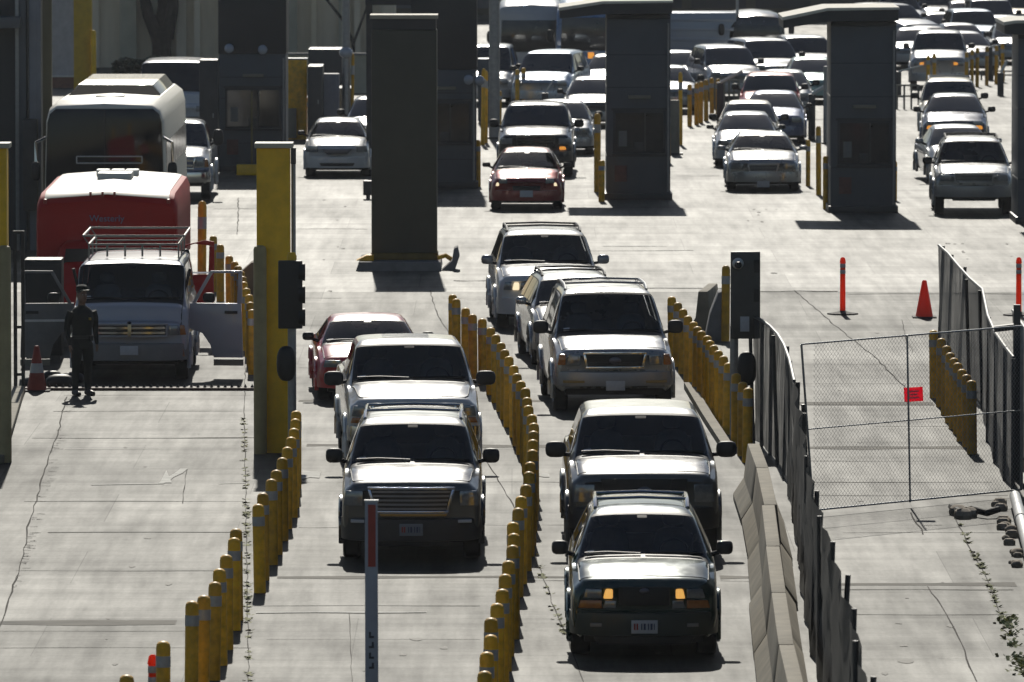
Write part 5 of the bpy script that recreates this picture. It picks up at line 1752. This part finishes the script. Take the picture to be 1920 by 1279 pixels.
# black screened fence, leaning panels
def screened_fence(name, label, tops, h, cloth, sag=.12, posts=True, edge=True):
    pts = []
    for x, y in tops:
        p = P(x, y, h)
        pts.append(Vector((p.x, p.y, 0)))
    t = thing(name, label, 'fence', pts[0])
    o = pts[0]
    rows = []
    n = 0
    top, bot = [], []
    for a, b in zip(pts[:-1], pts[1:]):
        k = max(3, int((b - a).length / .45))
        for i in range(k):
            top.append(a.lerp(b, i / k))
    top.append(pts[-1])
    G = []
    for r in range(7):
        f = r / 6
        row = []
        for i, p in enumerate(top):
            row.append((p.x - o.x + random.gauss(0, sag * .12) + sag * math.sin(i * .8 + r * .7) * .5, p.y - o.y, .05 + f * (h - .07) + (sag * .35 * math.sin(i * .55) if r == 6 else 0)))
        G.append(row)
    MB().grid(G).build('cloth', cloth, t, smooth=60)
    if posts:
        acc = 0
        for i, p in enumerate(pts):
            MB().tube([(p.x - o.x, p.y - o.y - .03, 0), (p.x - o.x + random.gauss(0, .05), p.y - o.y - .03, h - .03)], .03, 7).build('post', DARKSTEEL, t)
    rl = MB()
    for z in (h - .02,) if edge else ():
        rl.tube([(p.x - o.x, p.y - o.y, z) for p in pts], .026, 6)
        rl.build('top_rail', DARKSTEEL, t)
    return t, pts


screened_fence('screened_fence', 'dark grey screened fence just right of the grey signal box', [(1413, 592), (1428, 598), (1444, 610), (1458, 625), (1470, 645), (1480, 672), (1489, 712)], 2.0, mesh_cloth('charcoal_screen_cloth', (.03, .031, .03), .88), .05)
screened_fence('screened_fence', 'black cloth screened fence winding along the concrete barriers', [(1489, 712), (1499, 770), (1512, 850), (1524, 915), (1538, 962), (1552, 1010), (1570, 1072), (1592, 1135), (1608, 1195), (1618, 1262), (1624, 1330)], 2.0, CLOTH, .07, edge=False)
# right-hand fences
screened_fence('screened_fence', 'grey screened fence descending behind the yellow bollards inside the gate', [(1760, 458), (1778, 474), (1797, 497), (1818, 520), (1842, 541)], 2.0, CLOTH_G, .02)
screened_fence('screened_fence', 'grey screened fence panel right of the wire gate, lower stretch', [(1842, 541), (1852, 590), (1866, 622), (1884, 648), (1900, 668)], 2.0, CLOTH_G, .03)
screened_fence('screened_fence', 'grey screened fence at the right edge of the picture beside the gate', [(1899, 580), (1912, 600), (1930, 625), (1950, 650)], 2.2, CLOTH_G, .02)

# wire gate across the closed lane
A0, A1 = P(1525, 957, .1), P(1915, 918, .1)
t = thing('wire_gate', 'chain link gate of thin steel pipes across the closed right lane', 'gate', Vector((A0.x, A0.y, 0)))
L = (Vector((A1.x, A1.y, 0)) - Vector((A0.x, A0.y, 0))).length
t.rotation_euler = (0, 0, math.atan2(A1.y - A0.y, A1.x - A0.x))
H = hz_at(967, 640)
xl = -.27
fr = MB()
fr.tube([(0, 0, .1), (L, 0, .1)], .014, 6)
fr.tube([(xl, 0, H), (L, 0, H + .02)], .013, 6)
fr.tube([(xl * .5, 0, 1.25), (L, 0, 1.25)], .01, 6)
fr.tube([(xl, 0, H), (0, 0, .1)], .017, 6)
fr.tube([(L, 0, .1), (L, 0, H + .02)], .025, 6)
fr.build('frame', STEEL, t)
MB().tube([(2.13, -.02, .08), (2.05, -.02, H + .02)], .015, 6).build('mid_post', STEEL, t)
MB().tube([(-.02, .06, .0), (-.16, .06, 1.6)], .03, 6).build('gate_post', DARKSTEEL, t)
wire = MB()
stp = .075
hh = H - .1
for k in range(int(-hh / stp), int(L / stp) + 1):
    for sgn in (1, -1):
        x0 = k * stp
        # diagonal from (x0,.1) to (x0+hh, H) clipped to 0..L
        a, b = max(0, -x0), min(hh, L - x0)
        if b - a < .05:
            continue
        xa, xb, za, zb_ = x0 + a, x0 + b, .1 + a, .1 + b
        if sgn < 0:
            za, zb_ = H - a, H - b
        wire.tube([(xa, -.004 * sgn, za), (xb, -.004 * sgn, zb_)], .0019, 3)
wire.build('chain_link', STEEL, t, smooth=0)
sg = thing('warning_sign', 'small red square sign hanging on the wire gate', 'sign', P(1723, 937, .1) - Vector((0, .05, .1)))
sgx = MB().box(-.135, .135, -.012, 0, 1.51, 1.715)
sgx.xf(Matrix.Rotation(math.radians(-3), 4, 'Y')).build('panel', translucent('sign_red', (.85, .02, .07), (1, .05, .14), .4, .65), sg)
q = MB()
for z in range(3):
    q.box(-.09 + .02 * (z % 2), .08 - .02 * (z % 2), -.015, -.0121, 1.655 - z * .045 - .012, 1.655 - z * .045 + .012)
q.xf(Matrix.Rotation(math.radians(-3), 4, 'Y')).build('lettering', mat('sign_dull_pink', (.8, .16, .22), .5), sg)
# pipe end box beside right fence
t = thing('gate_latch', 'short dark steel latch bar at the right end of the wire gate', 'latch', P(1893, 900))
MB().tube([(-.24, 0, 2.24), (.1, 0, 2.28)], .05, 8).build('bar', DARKSTEEL, t)
MB().box(.05, .15, -.05, .05, 0, 2.6).build('post', DARKSTEEL, t)


# cones and delineators
def delineator(label, px, yb, h):
    t = thing('delineator_post', label, 'delineator', P(px, yb))
    MB().lathe([(.055, .05), (.05, h - .12), (.06, h - .1), (.045, h - .02), (.02, h)], 14).build('tube', ORANGE, t)
    for z in (h - .32, h - .2):
        MB().lathe([(.053, z), (.055, z + .005), (.054, z + .07), (.052, z + .075)], 14).build('reflective_band', BAND, t)
    MB().lathe([(.3, 0), (.3, .03), (.1, .06), (.06, .08)], 8).build('rubber_foot', RUBBER, t)


delineator('orange delineator post in the open plaza left of the traffic cone', 1580, 590, hz_at(590, 482))
delineator('orange delineator post at the right edge behind the fence', 1910, 592, hz_at(592, 482))
delineator('orange delineator post between two bollards at the lower left', 287, 1378, hz_at(1378, 1226))


CONE = translucent('cone_orange', (.7, .07, .02), (1.0, .13, .04), .5, .4)


def cone(label, px, yb, h, bands, base_m=RUBBER, rb=.17, shell=None):
    t = thing('traffic_cone', label, 'cone', P(px, yb))
    MB().lathe([(rb, .03), (rb * .96, .06), (.045, h - .02), (.03, h)], 18).build('shell', shell or CONE, t)
    MB().box(-rb - .06, rb + .06, -rb - .06, rb + .06, 0, .03).build('base', base_m, t, bevel=.008)
    for z0, z1 in bands:
        r = lambda z: rb * .96 + (.045 - rb * .96) * (z - .06) / (h - .08)
        MB().lathe([(r(z0) + .003, z0), (r(z1) + .003, z1)], 18).build('white_band', BAND, t)


cone('orange traffic cone in front of the grey screened fence', 1733, 596, hz_at(596, 525), [])
cone('dirty orange traffic cone with a grey band by the left door of the van', 69, 734, hz_at(734, 648), [(.32, .48)], shell=mat('dirty_cone', (.30, .035, .015), .6, var=.3))
t = thing('black_sandbag', 'black bags slumped on the ground left of the officer', 'bag', P(108, 728))
q = MB()
for x, y, z, r in [(-.4, .1, .09, .2), (.05, 0, .1, .26), (.25, .15, .16, .2), (-.1, .2, .2, .16)]:
    q.ellip((x, y, z), (r, r * .8, r * .55), 2.4, 12, 8)
q.build('bag', BLACK, t)

# raised barrier arm in the foreground
yb = 1450
t = thing('barrier_arm', 'white upright barrier arm with a red reflector in the foreground', 'barrier', P(696, yb))
s = sc(yb)
zt = hz_at(yb, 938)
WARM = mat('arm_white', (.34, .36, .42), .45, var=.1)
MB().prism([(-.062, .55), (.078, .55), (.068, zt), (-.062, zt)], -.03, .03).build('arm', WARM, t, bevel=.006)
MB().box(-.03, .05, -.035, -.0305, hz_at(yb, 1060), hz_at(yb, 943)).build('red_reflector', REDREF, t)
MB().box(-.068, .08, -.034, .034, zt - .001, zt + .02).build('end_cap', WHITEP, t)
q = MB()
for k_, y in enumerate((1188, 1207, 1227, 1246)):
    z = hz_at(yb, y)
    q.box(-.022, .032, -.034, -.0305, z - .035, z - .012)
    q.box(-.022 + .03 * (k_ % 2), .0 + .03 * (k_ % 2), -.034, -.0305, z - .012, z + .03)
q.build('worn_lettering', mat('faded_ink', (.06, .06, .07), .6, var=.3), t)
MB().box(-.2, .2, -.05, .4, 0, .7).build('cabinet', YELLOW_D, t, bevel=.02)
MB().lathe([(.09, -.06), (.09, -.035)], 16, (.01, 0, .62), axis='y').build('hub', DARKSTEEL, t)

# rubble, pipe and kerb at the lower right
RUB = mat('rubble_stone', (.30, .25, .19), .9, var=.4, scale=6, bump=.5)
q = MB()
for _ in range(24):
    f = random.random()
    p = P(1872 + 36 * f + random.gauss(0, 5), 935 + 130 * f)
    r = random.uniform(.04, .11)
    q.ellip((p.x, p.y, r * .4), (r, r * random.uniform(.8, 1.5), r * .7), random.uniform(1.6, 3), 7, 5)
for x, y in ((1796, 966), (1805, 972), (1816, 970)):
    p = P(x, y)
    q.ellip((p.x, p.y, .05), (.13, .2, .1), 2.5, 8, 6)
struct(q.build('rubble', RUB), 'stuff')
t = thing('plastic_pipe', 'white plastic pipe lying on the rubble at the lower right', 'pipe', P(1888, 930))
a, b = P(1903, 930, .16), P(1943, 1085, .16)
o = P(1888, 930)
MB().tube([a - o, b - o], .08, 12).build('tube', WHITEP, t)
for f in (.3, .75):
    c = a.lerp(b, f) - o
    d_ = (b - a).normalized()
    MB().tube([c - d_ * .12, c + d_ * .12], .092, 12).build('coupling', mat('pipe_grey', (.4, .4, .38), .6), t)
t = thing('debris_bundle', 'dark bent strip of rubber lying beside the rubble', 'debris', P(1835, 958))
o = P(1835, 958)
MB().tube([P(1784, 950, .06) - o, P(1800, 960, .1) - o, P(1822, 955, .1) - o, P(1850, 962, .08) - o, P(1872, 955, .12) - o], .05, 7).build('strip', RUBBER, t)


# ------------------------------------------------------------------ officer
def officer():
    t = thing('person', 'officer in dark uniform and cap standing before the white van', 'person', P(154, 742), math.radians(28))
    b = MB()

    def limb(pts, rad, seg=14, sq=1.0):
        q = MB().tube(pts, .1, seg, rad)
        b.add(q.v, q.f)

    def tors(rows):
        # elliptical rings: z, half width x, half depth y, centre y
        R = []
        for z, rx, ry, cy in rows:
            R.append([(rx * math.cos(a), cy + ry * math.sin(a), z) for a in np.linspace(0, 2 * math.pi, 25)])
        b.grid(R)
        b.add(R[0], [tuple(range(24))])
        b.add(R[-1], [tuple(range(24))])
    tors([(.80, .15, .11, 0), (.90, .18, .125, .01), (1.0, .175, .12, 0), (1.12, .175, .12, -.01), (1.28, .205, .13, -.01), (1.40, .21, .12, 0), (1.47, .15, .09, .01), (1.52, .065, .065, .01), (1.60, .056, .06, -.005)])
    # head
    tors([(1.56, .04, .05, -.02), (1.60, .065, .085, -.02), (1.66, .078, .098, -.01), (1.72, .08, .102, 0), (1.78, .074, .096, 0), (1.82, .05, .065, 0)])
    b.ellip((0, -.115, 1.685), (.014, .024, .024), 2, 8, 6)
    for sx in (-1, 1):
        b.ellip((sx * .08, .0, 1.69), (.014, .026, .034), 2, 8, 6)
        limb([(sx * .095, .01, .88), (sx * .11, -.01, .66), (sx * .115, .0, .48), (sx * .115, .02, .3), (sx * .115, .03, .09)], [.105, .095, .068, .064, .05])
        limb([(sx * .115, .07, .055), (sx * .12, -.03, .05), (sx * .13, -.13, .04), (sx * .133, -.18, .038)], [.05, .055, .05, .034])
        limb([(sx * .2, .0, 1.42), (sx * .245, .01, 1.3), (sx * .265, .03, 1.14), (sx * .26, .0, 1.02), (sx * .25, -.05, .88)], [.07, .062, .052, .045, .034])
        # hand: palm, four fingers, thumb
        hx, hy, hz_ = sx * .248, -.065, .83
        b.ellip((hx, hy, hz_), (.02, .042, .055), 2.4, 10, 8)
        for k in range(4):
            fy = hy - .03 + .02 * k
            ln = (.062, .072, .068, .052)[k]
            limb([(hx, fy, hz_ - .035), (hx - sx * .004, fy - .002, hz_ - .04 - ln * .6), (hx - sx * .018, fy - .004, hz_ - .04 - ln)], [.0105, .0095, .008], 7)
        limb([(hx, hy - .036, hz_ + .01), (hx - sx * .008, hy - .058, hz_ - .02), (hx - sx * .014, hy - .062, hz_ - .05)], [.013, .0115, .009], 7)
    skin = mat('skin', (.20, .12, .085), .55, var=.1)
    uni = mat('dark_uniform', (.012, .015, .013), .85, var=.25, scale=8)
    boots = mat('boot_leather', (.01, .01, .01), .5)
    o = b.build('body', [uni, skin, boots], t)
    md = o.modifiers.new('remesh', 'REMESH')
    md.mode = 'VOXEL'
    md.voxel_size = .0085
    ms = o.modifiers.new('smooth', 'SMOOTH')
    ms.iterations = 3
    dg = bpy.context.evaluated_depsgraph_get()
    me = bpy.data.meshes.new_from_object(o.evaluated_get(dg))
    o.modifiers.clear()
    o.data = me
    me.materials.clear()
    for m_ in (uni, skin, boots):
        me.materials.append(m_)
    for p in me.polygons:
        c = p.center
        p.use_smooth = True
        if c.z > 1.525 or (c.z < .86 and abs(c.x) > .2):
            p.material_index = 1
        elif c.z < .12:
            p.material_index = 2
        else:
            p.material_index = 0
    hd = MB()
    hd.ellip((0, .012, 1.755), (.086, .106, .055), 2.2, 16, 8)
    hd.build('hair', BLACK, t)
    cp = MB()
    cp.lathe([(.098, 1.765), (.102, 1.80), (.092, 1.845), (.06, 1.868), (.01, 1.872)], 18)
    cp.build('cap', uni, t)
    vs = MB()
    vs.prism([(-.075, 1.772), (.075, 1.772), (.06, 1.79), (-.06, 1.79)], -.185, -.085)
    vs.build('cap_visor', mat('visor_tan', (.16, .15, .10), .5), t)
    bl = MB()
    R = []
    for z, e in ((.965, 0), (.97, .012), (1.015, .012), (1.02, 0)):
        R.append([((.178 + e) * math.cos(a), (.122 + e) * math.sin(a), z) for a in np.linspace(0, 2 * math.pi, 25)])
    bl.grid(R)
    bl.box(-.235, -.185, -.06, .05, .84, 1.0)
    bl.box(.07, .13, -.17, -.125, .93, 1.02)
    bl.build('duty_belt', BLACK, t)
    MB().box(.06, .1, -.155, -.128, 1.28, 1.32).build('badge', mat('brass_badge', (.4, .3, .1), .35, .8), t)
    for sx in (-1, 1):
        MB().ellip((sx * .03, -.098, 1.705), (.012, .006, .007), 2, 8, 6).build('eye', mat('eye_white', (.4, .4, .4), .3), t)
    MB().ellip((0, -.1, 1.635), (.024, .006, .006), 2, 8, 6).build('mouth', mat('lips', (.16, .07, .06), .5), t)
    # patches seen on the sleeve
    MB().ellip((-.262, -.012, 1.3), (.006, .03, .035), 2.5, 8, 6).build('sleeve_patch', mat('gold_patch', (.25, .2, .03), .6, var=.3), t)


officer()


# ------------------------------------------------------------------ air
hm = bpy.data.materials.new('haze')
hm.use_nodes = True
ht = hm.node_tree
for n_ in list(ht.nodes):
    if n_.type != 'OUTPUT_MATERIAL':
        ht.nodes.remove(n_)
pv = ht.nodes.new('ShaderNodeVolumePrincipled')
pv.inputs['Color'].default_value = (.9, .93, 1.0, 1)
pv.inputs['Density'].default_value = 0.00008
pv.inputs['Anisotropy'].default_value = 0.35
ht.links.new(pv.outputs[0], ht.nodes['Material Output'].inputs['Volume'])
hz_o = MB().box(-500, 500, -100, 1000, -1, 12).build('haze', hm, smooth=0)
struct(hz_o, 'stuff')
